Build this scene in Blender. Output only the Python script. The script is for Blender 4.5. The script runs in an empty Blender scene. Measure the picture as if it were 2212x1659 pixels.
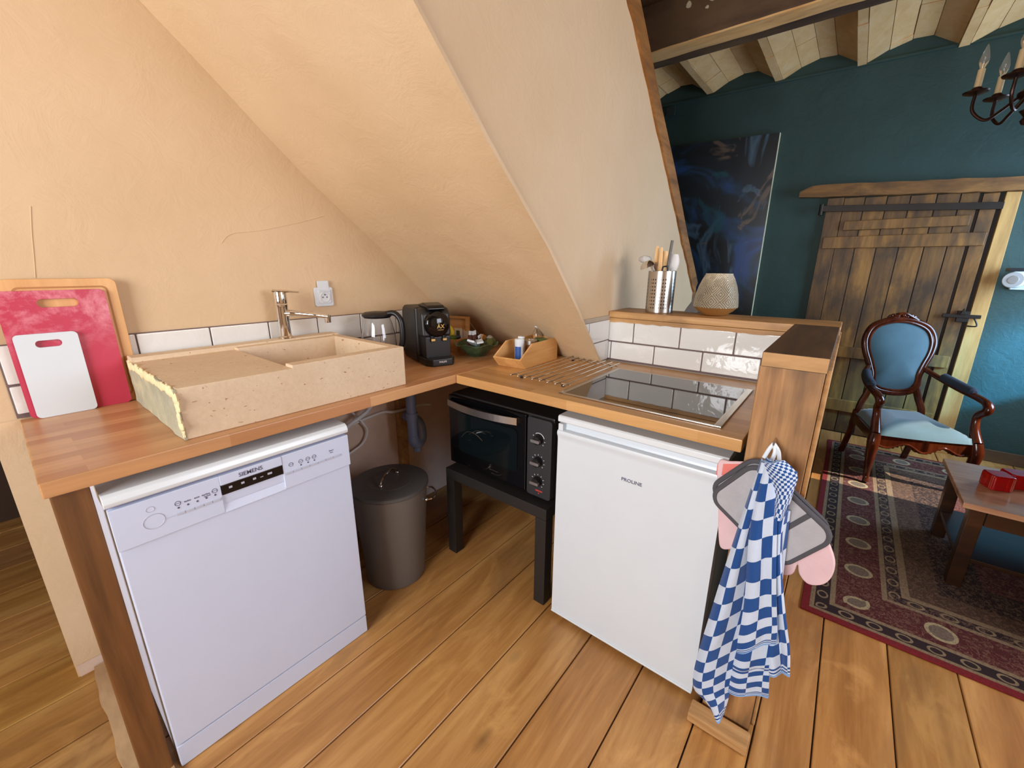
import bpy, bmesh, math, random
from mathutils import Vector, Matrix, noise
random.seed(7)
SC = bpy.context.scene
COL = SC.collection
PI = math.pi

# ------------------------------------------------------------------ camera
cd = bpy.data.cameras.new('camera')
cd.sensor_width = 36.0
cd.lens = 893.97 / 2212 * 36.0
cd.clip_start = 0.02
cam = bpy.data.objects.new('camera', cd)
COL.objects.link(cam)
cam.matrix_world = Matrix(((0.6260444, 0.2078711, -0.7515704, -1.17158),
                           (-0.7797731, 0.1727317, -0.6017622, -1.24234),
                           (0.0047311, 0.9627842, 0.2702299, 1.36746),
                           (0, 0, 0, 1)))
SC.camera = cam

# ------------------------------------------------------------------ world, lights, exposure
world = bpy.data.worlds.new('sky')
SC.world = world
world.use_nodes = True
bgn = world.node_tree.nodes['Background']
bgn.inputs[0].default_value = (0.62, 0.76, 1.0, 1)
bgn.inputs[1].default_value = 1.2
SC.view_settings.view_transform = 'Standard'
SC.view_settings.look = 'None'
SC.view_settings.exposure = 0.0
SC.view_settings.gamma = 1.0
SC.view_settings.use_curve_mapping = False


def area(name, loc, target, sx, sy, power, col):
    ld = bpy.data.lights.new(name, 'AREA')
    ld.shape = 'RECTANGLE'
    ld.size, ld.size_y = sx, sy
    ld.energy = power
    ld.color = col
    o = bpy.data.objects.new(name, ld)
    COL.objects.link(o)
    o.location = loc
    o.rotation_euler = (Vector(target) - Vector(loc)).to_track_quat('-Z', 'Y').to_euler()
    return o


# daylight at the three windows (kitchen right, behind the viewer, living room) and the low sun
area('daylight_kitchen_window', (0.22, -2.98, 1.75), (0.3, 0, 1.75), 1.2, 1.2, 49, (0.88, 0.90, 1.0))
area('daylight_rear_window', (-3.28, -0.75, 1.65), (0, -0.75, 1.45), 1.5, 1.4, 126, (0.97, 0.98, 1.0))
lb = area('daylight_living_window', (2.62, -2.98, 1.5), (2.95, -1.9, 1.3), 1.05, 1.25, 62, (0.46, 0.70, 1.0))
lb.data.spread = math.radians(150)
sl = bpy.data.lights.new('sunbeam', 'SPOT')
sl.energy = 5200
sl.spot_size = math.radians(5.6)
sl.spot_blend = 0.1
sl.shadow_soft_size = 0.02
sl.color = (1.0, 0.9, 0.75)
so = bpy.data.objects.new('sunbeam', sl)
COL.objects.link(so)
so.location = (2.2, -6.9, 4.6)
so.rotation_euler = (Vector((2.22, -1.62, 0)) - Vector(so.location)).to_track_quat('-Z', 'Y').to_euler()

# bluish sky light falling through the living-room window onto the wall beside the door
kl = bpy.data.lights.new('skylight_beam', 'SPOT')
kl.energy = 5200
kl.spot_size = math.radians(13)
kl.spot_blend = 0.9
kl.shadow_soft_size = 0.12
kl.color = (0.10, 0.50, 1.0)
ko = bpy.data.objects.new('skylight_beam', kl)
COL.objects.link(ko)
ko.location = (1.9, -5.0, 2.2)
ko.rotation_euler = (Vector((3.25, -2.22, 0.72)) - Vector(ko.location)).to_track_quat('-Z', 'Y').to_euler()


# ------------------------------------------------------------------ mesh builder
class B:
    def __init__(s):
        s.bm = bmesh.new()
        s.uv = s.bm.loops.layers.uv.new('UVMap')
        s.cl = s.bm.loops.layers.color.new('Tint')

    def _take(s, t, mat=0, M=None, tint=None):
        if M is not None:
            bmesh.ops.transform(t, matrix=M, verts=t.verts[:])
        vm = {}
        for v in t.verts:
            vm[v] = s.bm.verts.new(v.co)
        for f in t.faces:
            try:
                nf = s.bm.faces.new([vm[v] for v in f.verts])
            except ValueError:
                continue
            nf.material_index = mat
            c = tint if tint else (1, 1, 1, 1)
            for l in nf.loops:
                l[s.cl] = c
        t.free()

    def box(s, x0, x1, y0, y1, z0, z1, bev=0.0, mat=0, M=None, tint=None, seg=2):
        t = bmesh.new()
        bmesh.ops.create_cube(t, size=1)
        for v in t.verts:
            v.co = Vector((x0 + (v.co.x + .5) * (x1 - x0), y0 + (v.co.y + .5) * (y1 - y0), z0 + (v.co.z + .5) * (z1 - z0)))
        bmesh.ops.recalc_face_normals(t, faces=t.faces[:])
        if bev > 0:
            bmesh.ops.bevel(t, geom=t.edges[:], offset=bev, segments=seg, profile=0.5, affect='EDGES')
        s._take(t, mat, M, tint)
        return s

    def prism(s, poly, axis, a, b, bev=0.0, mat=0, M=None, tint=None, seg=2):
        t = bmesh.new()
        def P(p, q):
            return {'x': (q, p[0], p[1]), 'y': (p[0], q, p[1]), 'z': (p[0], p[1], q)}[axis]
        va = [t.verts.new(P(p, a)) for p in poly]
        vb = [t.verts.new(P(p, b)) for p in poly]
        n = len(poly)
        t.faces.new(va)
        t.faces.new(vb[::-1])
        for i in range(n):
            j = (i + 1) % n
            t.faces.new([va[j], va[i], vb[i], vb[j]])
        bmesh.ops.recalc_face_normals(t, faces=t.faces[:])
        if bev > 0:
            bmesh.ops.bevel(t, geom=t.edges[:], offset=bev, segments=seg, profile=0.5, affect='EDGES')
        s._take(t, mat, M, tint)
        return s

    def lathe(s, prof, c=(0, 0, 0), seg=32, mat=0, M=None, a0=0.0, a1=2 * PI, tint=None):
        t = bmesh.new()
        full = abs(a1 - a0 - 2 * PI) < 1e-6
        n = seg if full else seg + 1
        rings = []
        for r, z in prof:
            if r < 1e-6:
                rings.append([t.verts.new((c[0], c[1], c[2] + z))])
            else:
                rings.append([t.verts.new((c[0] + r * math.cos(a0 + (a1 - a0) * i / seg), c[1] + r * math.sin(a0 + (a1 - a0) * i / seg), c[2] + z)) for i in range(n)])
        for ra, rb in zip(rings, rings[1:]):
            m = max(len(ra), len(rb))
            rng = range(m if full else m - 1)
            for i in rng:
                j = (i + 1) % m
                if len(ra) == 1 and len(rb) == 1:
                    continue
                if len(ra) == 1:
                    t.faces.new([ra[0], rb[j], rb[i]])
                elif len(rb) == 1:
                    t.faces.new([ra[i], ra[j], rb[0]])
                else:
                    t.faces.new([ra[i], ra[j], rb[j], rb[i]])
        bmesh.ops.recalc_face_normals(t, faces=t.faces[:])
        s._take(t, mat, M, tint)
        return s

    def cyl(s, p0, p1, r0, r1=None, seg=24, mat=0, tint=None):
        r1 = r0 if r1 is None else r1
        return s.tube([p0, p1], [r0, r1], seg, mat=mat, tint=tint)

    def tube(s, pts, r, seg=10, closed=False, mat=0, caps=True, flat=1.0, tint=None, up=None):
        pts = [Vector(p) for p in pts]
        n = len(pts)
        rs = r if isinstance(r, (list, tuple)) else [r] * n
        t = bmesh.new()
        tan = []
        for i in range(n):
            if closed:
                d = pts[(i + 1) % n] - pts[i - 1]
            else:
                d = pts[min(i + 1, n - 1)] - pts[max(i - 1, 0)]
            tan.append(d.normalized())
        ref = Vector(up) if up else (Vector((0, 0, 1)) if abs(tan[0].z) < 0.9 else Vector((1, 0, 0)))
        rings = []
        nrm = None
        for i in range(n):
            if up:
                nn = Vector(up) - tan[i] * Vector(up).dot(tan[i])
            elif nrm is None:
                nn = ref - tan[i] * ref.dot(tan[i])
            else:
                nn = nrm - tan[i] * nrm.dot(tan[i])
            nrm = nn.normalized()
            bn = tan[i].cross(nrm)
            rings.append([t.verts.new(pts[i] + (nrm * math.cos(2 * PI * k / seg) * flat + bn * math.sin(2 * PI * k / seg)) * rs[i]) for k in range(seg)])
        m = n if closed else n - 1
        for i in range(m):
            a, b = rings[i], rings[(i + 1) % n]
            for k in range(seg):
                k2 = (k + 1) % seg
                t.faces.new([a[k], a[k2], b[k2], b[k]])
        if caps and not closed:
            t.faces.new(rings[0][::-1])
            t.faces.new(rings[-1])
        bmesh.ops.recalc_face_normals(t, faces=t.faces[:])
        s._take(t, mat, None, tint)
        return s

    def ball(s, c, r, sc=(1, 1, 1), seg=20, mat=0, M=None, tint=None):
        t = bmesh.new()
        bmesh.ops.create_uvsphere(t, u_segments=seg, v_segments=max(6, seg // 2), radius=r)
        for v in t.verts:
            v.co = Vector((v.co.x * sc[0], v.co.y * sc[1], v.co.z * sc[2]))
        if M is not None:
            bmesh.ops.transform(t, matrix=M, verts=t.verts[:])
        bmesh.ops.translate(t, vec=Vector(c), verts=t.verts[:])
        s._take(t, mat, None, tint)
        return s

    def grid(s, nu, nv, fn, mat=0, uvf=None, thick=0.0, closed_u=False):
        """surface fn(u,v)->xyz; thick>0 makes a closed slab"""
        P = [[Vector(fn(i / nu, j / nv)) for j in range(nv + 1)] for i in range(nu + 1)]
        def sheet(off, flip):
            V = []
            for i in range(nu + 1):
                row = []
                for j in range(nv + 1):
                    p = P[i][j]
                    if off:
                        du = P[min(i + 1, nu)][j] - P[max(i - 1, 0)][j]
                        dv = P[i][min(j + 1, nv)] - P[i][max(j - 1, 0)]
                        nn = du.cross(dv)
                        if nn.length > 1e-12:
                            p = p + nn.normalized() * off
                    row.append(s.bm.verts.new(p))
                V.append(row)
            for i in range(nu):
                for j in range(nv):
                    idx = [(i, j), (i + 1, j), (i + 1, j + 1), (i, j + 1)]
                    if flip:
                        idx = idx[::-1]
                    f = s.bm.faces.new([V[a][b] for a, b in idx])
                    f.material_index = mat
                    for l, (a, b) in zip(f.loops, idx):
                        l[s.cl] = (1, 1, 1, 1)
                        if uvf:
                            l[s.uv].uv = uvf(a / nu, b / nv)
            return V
        A = sheet(0, False)
        if thick:
            f0 = set(s.bm.faces)
            C = sheet(-thick, True)
            def wall(a, b):
                for k in range(len(a) - 1):
                    f = s.bm.faces.new([a[k + 1], a[k], b[k], b[k + 1]])
                    f.material_index = mat
                    for l in f.loops:
                        l[s.cl] = (1, 1, 1, 1)
                        if uvf:
                            l[s.uv].uv = (0.5, 99)
            wall([r[0] for r in A], [r[0] for r in C])
            wall([r[-1] for r in A][::-1], [r[-1] for r in C][::-1])
            wall(A[0][::-1], C[0][::-1])
            wall(A[-1], C[-1])
            bmesh.ops.recalc_face_normals(s.bm, faces=s.bm.faces[:])
        return s

    def text(s, txt, size, M, ext=0.0006, mat=0, align='CENTER', sx=1.0, bold=0.0):
        cu = bpy.data.curves.new('t', 'FONT')
        cu.body = txt
        cu.size = size
        cu.align_x = align
        cu.align_y = 'CENTER'
        cu.extrude = ext
        cu.offset = bold
        cu.resolution_u = 3
        o = bpy.data.objects.new('t', cu)
        me = bpy.data.meshes.new_from_object(o)
        t = bmesh.new()
        t.from_mesh(me)
        bpy.data.objects.remove(o)
        bpy.data.curves.remove(cu)
        bpy.data.meshes.remove(me)
        s._take(t, mat, M @ Matrix.Diagonal((sx, 1, 1, 1)))
        return s


ROOT = {}


def obj(name, b, mats, parent=None, local=False, smooth=35, **pr):
    me = bpy.data.meshes.new(name)
    b.bm.to_mesh(me)
    b.bm.free()
    for m in (mats if isinstance(mats, (list, tuple)) else [mats]):
        me.materials.append(m)
    if smooth:
        me.polygons.foreach_set('use_smooth', [True] * len(me.polygons))
        me.set_sharp_from_angle(angle=math.radians(smooth))
    o = bpy.data.objects.new(name, me)
    COL.objects.link(o)
    if smooth and smooth <= 40:
        wn = o.modifiers.new('weighted_normal', 'WEIGHTED_NORMAL')
        wn.keep_sharp = True
    if parent is not None:
        M = ROOT[parent.name]
        if not local:
            me.transform(M.inverted())
        o.parent = parent
        ROOT[o.name] = M
    else:
        ROOT[o.name] = Matrix.Identity(4)
    for k, v in pr.items():
        o[k] = v
    return o


def thing(name, label, cat, loc=(0, 0, 0), rz=0.0, group=None):
    o = bpy.data.objects.new(name, None)
    COL.objects.link(o)
    o.empty_display_size = 0.05
    o.location = loc
    o.rotation_euler = (0, 0, rz)
    ROOT[o.name] = Matrix.Translation(Vector(loc)) @ Matrix.Rotation(rz, 4, 'Z')
    o['label'] = label
    o['category'] = cat
    if group:
        o['group'] = group
    return o


def single(name, b, mats, label, cat, group=None, **k):
    """a thing that is one mesh; its origin is moved to the centre of its base"""
    o = obj(name, b, mats, **k)
    vs = [v.co for v in o.data.vertices]
    c = Vector(((min(v.x for v in vs) + max(v.x for v in vs)) / 2, (min(v.y for v in vs) + max(v.y for v in vs)) / 2, min(v.z for v in vs)))
    o.data.transform(Matrix.Translation(-c))
    o.location = c
    ROOT[o.name] = Matrix.Translation(c)
    o['label'] = label
    o['category'] = cat
    if group:
        o['group'] = group
    return o


def struct(name, b, mats, parent=None, **k):
    o = obj(name, b, mats, parent, **k)
    if parent is None:
        o['kind'] = 'structure'
    return o


def facing(o, right, up):
    """matrix for text: local x -> right, local y -> up, z out"""
    r, u = Vector(right).normalized(), Vector(up).normalized()
    n = r.cross(u)
    M = Matrix((r, u, n)).transposed().to_4x4()
    M.translation = Vector(o)
    return M


def lerp(a, b, t):
    return a + (b - a) * t


def interp(x, xs, ys):
    if x <= xs[0]:
        return ys[0]
    for i in range(len(xs) - 1):
        if x <= xs[i + 1]:
            return lerp(ys[i], ys[i + 1], (x - xs[i]) / (xs[i + 1] - xs[i]))
    return ys[-1]


def smooth_path(pts, n=8, closed=False):
    P = [Vector(p) for p in pts]
    out = []
    m = len(P)
    rng = range(m if closed else m - 1)
    for i in rng:
        p0 = P[(i - 1) % m] if closed or i > 0 else P[0]
        p1, p2 = P[i], P[(i + 1) % m]
        p3 = P[(i + 2) % m] if closed or i + 2 < m else P[-1]
        for k in range(n):
            t = k / n
            out.append(0.5 * ((2 * p1) + (p2 - p0) * t + (2 * p0 - 5 * p1 + 4 * p2 - p3) * t * t + (3 * p1 - p0 - 3 * p2 + p3) * t ** 3))
    if not closed:
        out.append(P[-1])
    return out


def rrect(x0, x1, y0, y1, r, n=6):
    out = []
    for cx, cy, a in ((x1 - r, y1 - r, 0), (x0 + r, y1 - r, PI / 2), (x0 + r, y0 + r, PI), (x1 - r, y0 + r, 1.5 * PI)):
        for k in range(n + 1):
            out.append((cx + r * math.cos(a + k / n * PI / 2), cy + r * math.sin(a + k / n * PI / 2)))
    return out


# ------------------------------------------------------------------ materials
def lin(c):
    c = [x / 255.0 for x in c]
    return tuple((x / 12.92 if x <= 0.04045 else ((x + 0.055) / 1.055) ** 2.4) for x in c) + (1.0,)


class N:
    """thin helper over a node tree"""
    def __init__(s, name):
        s.m = bpy.data.materials.new(name)
        s.m.use_nodes = True
        s.t = s.m.node_tree
        s.p = s.t.nodes['Principled BSDF']

    def n(s, typ, **kw):
        nd = s.t.nodes.new(typ)
        for k, v in kw.items():
            if k.startswith('i_'):
                key = k[2:]
                nd.inputs[int(key) if key.isdigit() else key.replace('_', ' ')].default_value = v
            else:
                setattr(nd, k, v)
        return nd

    def l(s, a, b):
        s.t.links.new(a, b)

    def coord(s, scale=(1, 1, 1), rot=(0, 0, 0), kind='Object'):
        tc = s.n('ShaderNodeTexCoord')
        mp = s.n('ShaderNodeMapping')
        mp.inputs['Scale'].default_value = scale
        mp.inputs['Rotation'].default_value = rot
        s.l(tc.outputs[kind], mp.inputs[0])
        return mp.outputs[0]

    def noise(s, vec, scale, detail=4, rough=0.55, dist=0.0):
        nd = s.n('ShaderNodeTexNoise')
        nd.inputs['Scale'].default_value = scale
        nd.inputs['Detail'].default_value = detail
        nd.inputs['Roughness'].default_value = rough
        nd.inputs['Distortion'].default_value = dist
        s.l(vec, nd.inputs['Vector'])
        return nd.outputs[0]

    def ramp(s, fac, stops, interp='LINEAR'):
        nd = s.n('ShaderNodeValToRGB')
        nd.color_ramp.interpolation = interp
        e = nd.color_ramp.elements
        while len(e) < len(stops):
            e.new(0.5)
        for el, (pos, c) in zip(e, stops):
            el.position = pos
            el.color = c if len(c) == 4 else tuple(c) + (1,)
        s.l(fac, nd.inputs[0])
        return nd.outputs[0]

    def mix(s, fac, a, b, mode='MIX'):
        nd = s.n('ShaderNodeMix', data_type='RGBA', blend_type=mode)
        for sock, v in ((nd.inputs[0], fac), (nd.inputs[6], a), (nd.inputs[7], b)):
            if hasattr(v, 'links'):
                s.l(v, sock)
            else:
                sock.default_value = v
        return nd.outputs[2]

    def math(s, op, a, b=None, c=None):
        nd = s.n('ShaderNodeMath', operation=op)
        for sock, v in zip(nd.inputs, (a, b, c)):
            if v is None:
                continue
            if hasattr(v, 'links'):
                s.l(v, sock)
            else:
                sock.default_value = v
        return nd.outputs[0]

    def bump(s, h, strength=0.3, dist=0.01):
        nd = s.n('ShaderNodeBump')
        nd.inputs['Strength'].default_value = strength
        nd.inputs['Distance'].default_value = dist
        s.l(h, nd.inputs['Height'])
        s.l(nd.outputs[0], s.p.inputs['Normal'])

    def set(s, **k):
        for a, v in k.items():
            key = {'base': 'Base Color', 'rough': 'Roughness', 'metal': 'Metallic', 'spec': 'Specular IOR Level', 'ior': 'IOR',
                   'trans': 'Transmission Weight', 'sheen': 'Sheen Weight', 'coat': 'Coat Weight', 'alpha': 'Alpha'}[a]
            sock = s.p.inputs[key]
            if hasattr(v, 'links'):
                s.l(v, sock)
            else:
                sock.default_value = v
        return s


def plain(name, rgb, rough=0.5, metal=0.0, var=0.06, nscale=12, bump=0.0, bscale=80, bdist=0.002, **k):
    g = N(name)
    c = lin(rgb)
    v = g.coord()
    nz = g.noise(v, nscale, 3)
    d = tuple(max(0, x * (1 - var)) for x in c[:3]) + (1,)
    u = tuple(min(1, x * (1 + var)) for x in c[:3]) + (1,)
    g.set(base=g.ramp(nz, [(0.3, d), (0.7, u)]), rough=rough, metal=metal, **k)
    if bump:
        g.bump(g.noise(v, bscale, 4), bump, bdist)
    return g.m


def wood(name, dark, mid, light, axis='x', grain=18, stretch=0.06, rough=0.5, knots=0.0, bump=0.15, tint=False, patch=None):
    g = N(name)
    sc = [1, 1, 1]
    sc['xyz'.index(axis)] = stretch
    v = g.coord(tuple(sc))
    n1 = g.noise(v, grain, 6, 0.6, 0.6)
    n2 = g.noise(v, grain * 4, 4, 0.6)
    f = g.math('ADD', g.math('MULTIPLY', n1, 0.75), g.math('MULTIPLY', n2, 0.25))
    c = g.ramp(f, [(0.32, lin(dark)), (0.5, lin(mid)), (0.68, lin(light))])
    if patch:
        pn = g.noise(g.coord(tuple(0.5 + 0.5 * q for q in sc)), patch[1], 4, 0.6)
        pf = g.ramp(pn, [(0.47, (0, 0, 0)), (0.64, (1, 1, 1))])
        c = g.mix(g.math('MULTIPLY', pf, patch[2]), c, lin(patch[0]))
    if knots:
        vo = g.n('ShaderNodeTexVoronoi')
        vo.inputs['Scale'].default_value = knots
        g.l(g.coord(tuple(max(q, 0.35) for q in sc)), vo.inputs['Vector'])
        kf = g.ramp(vo.outputs['Distance'], [(0.03, (1, 1, 1)), (0.11, (0, 0, 0))])
        c = g.mix(g.math('MULTIPLY', kf, 0.6), c, lin([x * 0.45 for x in dark]))
    if tint:
        at = g.n('ShaderNodeAttribute', attribute_name='Tint')
        c = g.mix(1.0, c, at.outputs['Color'], 'MULTIPLY')
    g.set(base=c, rough=rough)
    if bump:
        g.bump(f, bump, 0.003)
    return g.m


def butcher(name, c1, c2, along, rough=0.34):
    g = N(name)
    v = g.coord(rot=(0, 0, 0 if along == 'x' else PI / 2))
    br = g.n('ShaderNodeTexBrick')
    br.offset = 0.37
    br.inputs['Color1'].default_value = (0, 0, 0, 1)
    br.inputs['Color2'].default_value = (1, 1, 1, 1)
    br.inputs['Mortar'].default_value = (0.5, 0.5, 0.5, 1)
    br.inputs['Mortar Size'].default_value = 0.0
    br.inputs['Scale'].default_value = 1.0
    br.inputs['Brick Width'].default_value = 0.43
    br.inputs['Row Height'].default_value = 0.042
    g.l(v, br.inputs['Vector'])
    sc = (0.07, 1, 1) if along == 'x' else (1, 0.07, 1)
    n1 = g.noise(g.coord(sc), 42, 5, 0.6, 0.8)
    a = g.mix(br.outputs[0], lin(c1), lin(c2))
    a = g.mix(g.math('MULTIPLY', g.ramp(n1, [(0.35, (0, 0, 0)), (0.7, (1, 1, 1))]), 0.35), a, lin([x * 0.8 for x in c1]))
    g.set(base=a, rough=rough)
    g.bump(n1, 0.06, 0.002)
    return g.m


M = {}
M['plaster'] = None
g = N('cream_plaster')
v = g.coord()
n1 = g.noise(v, 1.6, 5, 0.6)
n2 = g.noise(v, 9, 6, 0.65, 1.2)
g.set(base=g.ramp(n1, [(0.3, lin((206, 176, 136))), (0.7, lin((216, 187, 150)))]), rough=0.62)
g.bump(g.math('ADD', n1, g.math('MULTIPLY', n2, 0.35)), 0.35, 0.02)
M['plaster'] = g.m
g = N('teal_plaster')
v = g.coord()
n1 = g.noise(v, 2.5, 6, 0.65)
n2 = g.noise(v, 14, 6, 0.65, 1.0)
g.set(base=g.ramp(n1, [(0.3, lin((32, 54, 47))), (0.7, lin((39, 65, 61)))]), rough=0.7)
g.bump(g.math('ADD', n1, g.math('MULTIPLY', n2, 0.4)), 0.4, 0.02)
M['teal'] = g.m
M['grey_plaster'] = plain('bare_grey_plaster', (176, 160, 140), 0.85, bump=0.3, bscale=30)
M['pinkish'] = plain('raw_wall_under_counter', (214, 188, 168), 0.9, bump=0.2, bscale=25)
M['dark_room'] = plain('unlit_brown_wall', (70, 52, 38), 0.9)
g = N('glazed_white_tile')
v = g.coord()
n1 = g.noise(v, 14, 3, 0.5, 0.6)
g.set(base=lin((226, 224, 218)), rough=0.07, coat=0.3)
g.bump(n1, 0.16, 0.02)
M['tile'] = g.m
M['grout'] = plain('dark_grout', (112, 92, 90), 0.9)
M['white_gloss'] = plain('white_enamel', (220, 226, 229), 0.22, var=0.01)
M['white_plastic'] = plain('white_plastic', (214, 221, 226), 0.32, var=0.01)
M['cool_white'] = plain('cool_white_enamel', (204, 213, 234), 0.3, var=0.01)
M['key'] = plain('pale_grey_key', (186, 190, 206), 0.4, var=0.01)
M['light_grey_line'] = plain('engraved_light_grey', (176, 178, 190), 0.4, var=0.01)
M['grey_print'] = plain('grey_print', (90, 88, 110), 0.5, var=0.01)
M['gap'] = plain('shadow_gap_grey', (120, 116, 150), 0.6, var=0.01)
M['black_gloss'] = plain('black_gloss', (9, 9, 11), 0.08, var=0.02)
M['black_plastic'] = plain('black_plastic', (20, 19, 20), 0.38, var=0.03)
M['black_satin'] = plain('black_satin', (31, 29, 28), 0.42, var=0.04, bump=0.05, bscale=200, bdist=0.001)
M['black_paint'] = plain('black_painted_board', (33, 30, 28), 0.5, var=0.05)
M['charcoal_panel'] = plain('charcoal_panel', (44, 44, 46), 0.45, var=0.02)
M['steel'] = plain('brushed_steel', (196, 190, 180), 0.28, 1.0, var=0.04)
M['chrome'] = plain('chrome', (225, 222, 218), 0.06, 1.0, var=0.01)
M['dark_iron'] = plain('dark_iron', (46, 38, 32), 0.5, 0.6, var=0.1, bump=0.3)
M['gold'] = plain('gold_print', (224, 186, 110), 0.3, 0.8, var=0.02)
M['white_print'] = plain('white_print', (225, 225, 225), 0.5, var=0.0)
M['red_print'] = plain('red_print', (190, 60, 50), 0.5, var=0.0)
M['bin_grey'] = plain('grey_powder_coat', (104, 98, 92), 0.42, var=0.03)
M['bin_lid'] = plain('dark_grey_powder_coat', (80, 79, 77), 0.45, var=0.03)
M['pipe'] = plain('blue_grey_pipe', (122, 140, 178), 0.35, var=0.03)
M['hose'] = plain('grey_hose', (206, 204, 204), 0.5, var=0.03)
M['hose_white'] = plain('white_hose', (232, 228, 224), 0.5, var=0.03)
M['counter_left'] = butcher('oiled_beech_counter', (186, 130, 84), (212, 162, 112), 'x')
M['counter_right'] = butcher('pale_beech_counter', (186, 134, 78), (212, 164, 104), 'y')
M['stain_board'] = wood('stained_brown_board', (74, 46, 20), (112, 72, 34), (136, 92, 48), 'z', 14, 0.08, 0.55)
M['old_board'] = wood('weathered_old_board', (112, 76, 42), (168, 122, 74), (204, 158, 104), 'z', 16, 0.09, 0.6, knots=5.5, patch=((74, 56, 36), 3.2, 0.95))
M['cap_dark'] = wood('dark_cap_board', (62, 42, 24), (84, 58, 34), (104, 74, 44), 'x', 14, 0.1, 0.5)
M['ledge'] = wood('ledge_board', (146, 102, 54), (186, 136, 78), (210, 164, 106), 'y', 16, 0.05, 0.5, patch=((112, 78, 42), 7, 0.5))
M['pale_block'] = wood('pale_pine_block', (150, 108, 62), (186, 142, 90), (206, 164, 110), 'y', 18, 0.08, 0.65, knots=5)
M['sill'] = wood('dusty_sill_plank', (146, 110, 74), (172, 136, 96), (196, 158, 112), 'y', 12, 0.3, 0.8)
M['rafter'] = wood('rafter_wood', (92, 56, 18), (140, 90, 36), (176, 122, 62), 'x', 12, 0.2, 0.6)
M['beam'] = wood('brown_beam', (52, 34, 22), (74, 50, 30), (96, 66, 40), 'y', 9, 0.15, 0.75, patch=((112, 84, 52), 3, 0.6))
M['limewash'] = wood('limewashed_beam', (200, 146, 84), (224, 172, 108), (234, 190, 130), 'y', 14, 0.2, 0.8)
M['vault'] = wood('limewashed_vault_brick', (226, 172, 108), (238, 186, 124), (244, 200, 144), 'x', 9, 0.6, 0.85, bump=0.4, tint=True)
M['scrap'] = plain('paint_scrap', (200, 186, 150), 0.8)
M['door_wood'] = wood('old_oak_door', (72, 44, 12), (120, 78, 26), (156, 106, 42), 'z', 13, 0.12, 0.55, patch=((54, 34, 14), 6, 0.7), tint=True)
M['frame_wood'] = wood('pale_door_frame', (160, 116, 58), (196, 148, 82), (216, 172, 104), 'z', 12, 0.1, 0.6)
M['lintel'] = wood('rough_oak_lintel', (84, 52, 18), (120, 78, 30), (150, 102, 46), 'y', 12, 0.2, 0.65, patch=((74, 46, 20), 6, 0.7))
M['mahogany'] = wood('polished_mahogany', (42, 14, 6), (70, 26, 10), (98, 42, 18), 'z', 14, 0.2, 0.16)
M['bamboo'] = wood('bamboo', (196, 142, 80), (216, 164, 100), (230, 182, 118), 'x', 22, 0.08, 0.45, bump=0.05)
M['box_wood'] = wood('light_box_wood', (188, 132, 74), (212, 156, 94), (226, 176, 112), 'y', 20, 0.1, 0.5, bump=0.05)
M['board_wood'] = wood('beech_chopping_board', (202, 146, 88), (220, 168, 110), (234, 190, 132), 'z', 10, 0.12, 0.5, bump=0.04)
M['spoon_wood'] = wood('pale_spoon_wood', (206, 156, 96), (224, 178, 116), (236, 196, 138), 'z', 20, 0.1, 0.5, bump=0.03)
M['table_wood'] = wood('polished_table_top', (150, 104, 76), (180, 132, 100), (200, 156, 120), 'y', 10, 0.15, 0.14, bump=0.03)
M['table_dark'] = wood('dark_table_frame', (30, 16, 8), (48, 26, 12), (66, 38, 18), 'y', 12, 0.1, 0.3)
g = N('floor_planks')
v = g.coord((0.09, 1, 1))
n1 = g.noise(v, 11, 6, 0.62, 0.9)
n2 = g.noise(v, 55, 4, 0.6)
f = g.math('ADD', g.math('MULTIPLY', n1, 0.8), g.math('MULTIPLY', n2, 0.2))
c = g.ramp(f, [(0.33, lin((150, 100, 50))), (0.5, lin((180, 128, 70))), (0.66, lin((204, 154, 92)))])
pn = g.noise(g.coord((0.45, 1, 1)), 3.6, 5, 0.62, 0.8)
c = g.mix(g.math('MULTIPLY', g.ramp(pn, [(0.52, (0, 0, 0)), (0.66, (1, 1, 1))]), 0.55), c, lin((146, 106, 66)))
pl = g.noise(g.coord((0.5, 1, 1), (0.3, 0, 0)), 5.2, 5, 0.6, 1.5)
c = g.mix(g.math('MULTIPLY', g.ramp(pl, [(0.56, (0, 0, 0)), (0.68, (1, 1, 1))]), 0.5), c, lin((214, 162, 96)))
vo = g.n('ShaderNodeTexVoronoi')
vo.inputs['Scale'].default_value = 3.3
g.l(g.coord((0.55, 1.2, 1)), vo.inputs['Vector'])
kf = g.ramp(vo.outputs['Distance'], [(0.03, (1, 1, 1)), (0.10, (0, 0, 0))])
c = g.mix(g.math('MULTIPLY', kf, 0.6), c, lin((96, 62, 32)))
at = g.n('ShaderNodeAttribute', attribute_name='Tint')
c = g.mix(1.0, c, at.outputs['Color'], 'MULTIPLY')
g.set(base=c, rough=0.36)
g.bump(f, 0.12, 0.003)
M['floor'] = g.m
g = N('travertine')
v = g.coord()
n1 = g.noise(v, 5, 6, 0.6)
n3 = g.noise(v, 60, 4, 0.7)
n2 = g.noise(g.coord((1, 1, 1.8), (0.3, 0.2, 0.5)), 58, 2, 0.5, 0.3)
c = g.ramp(n1, [(0.3, lin((216, 190, 156))), (0.7, lin((230, 208, 176)))])
c = g.mix(g.math('MULTIPLY', n3, 0.55), c, lin((182, 156, 128)))
c = g.mix(g.ramp(n2, [(0.69, (0, 0, 0)), (0.73, (0.8, 0.8, 0.8))]), c, lin((150, 92, 60)))
g.set(base=c, rough=0.7)
g.bump(g.math('ADD', n3, n2), 0.25, 0.003)
M['stone'] = g.m
g = N('rough_travertine_end')
v = g.coord()
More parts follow.
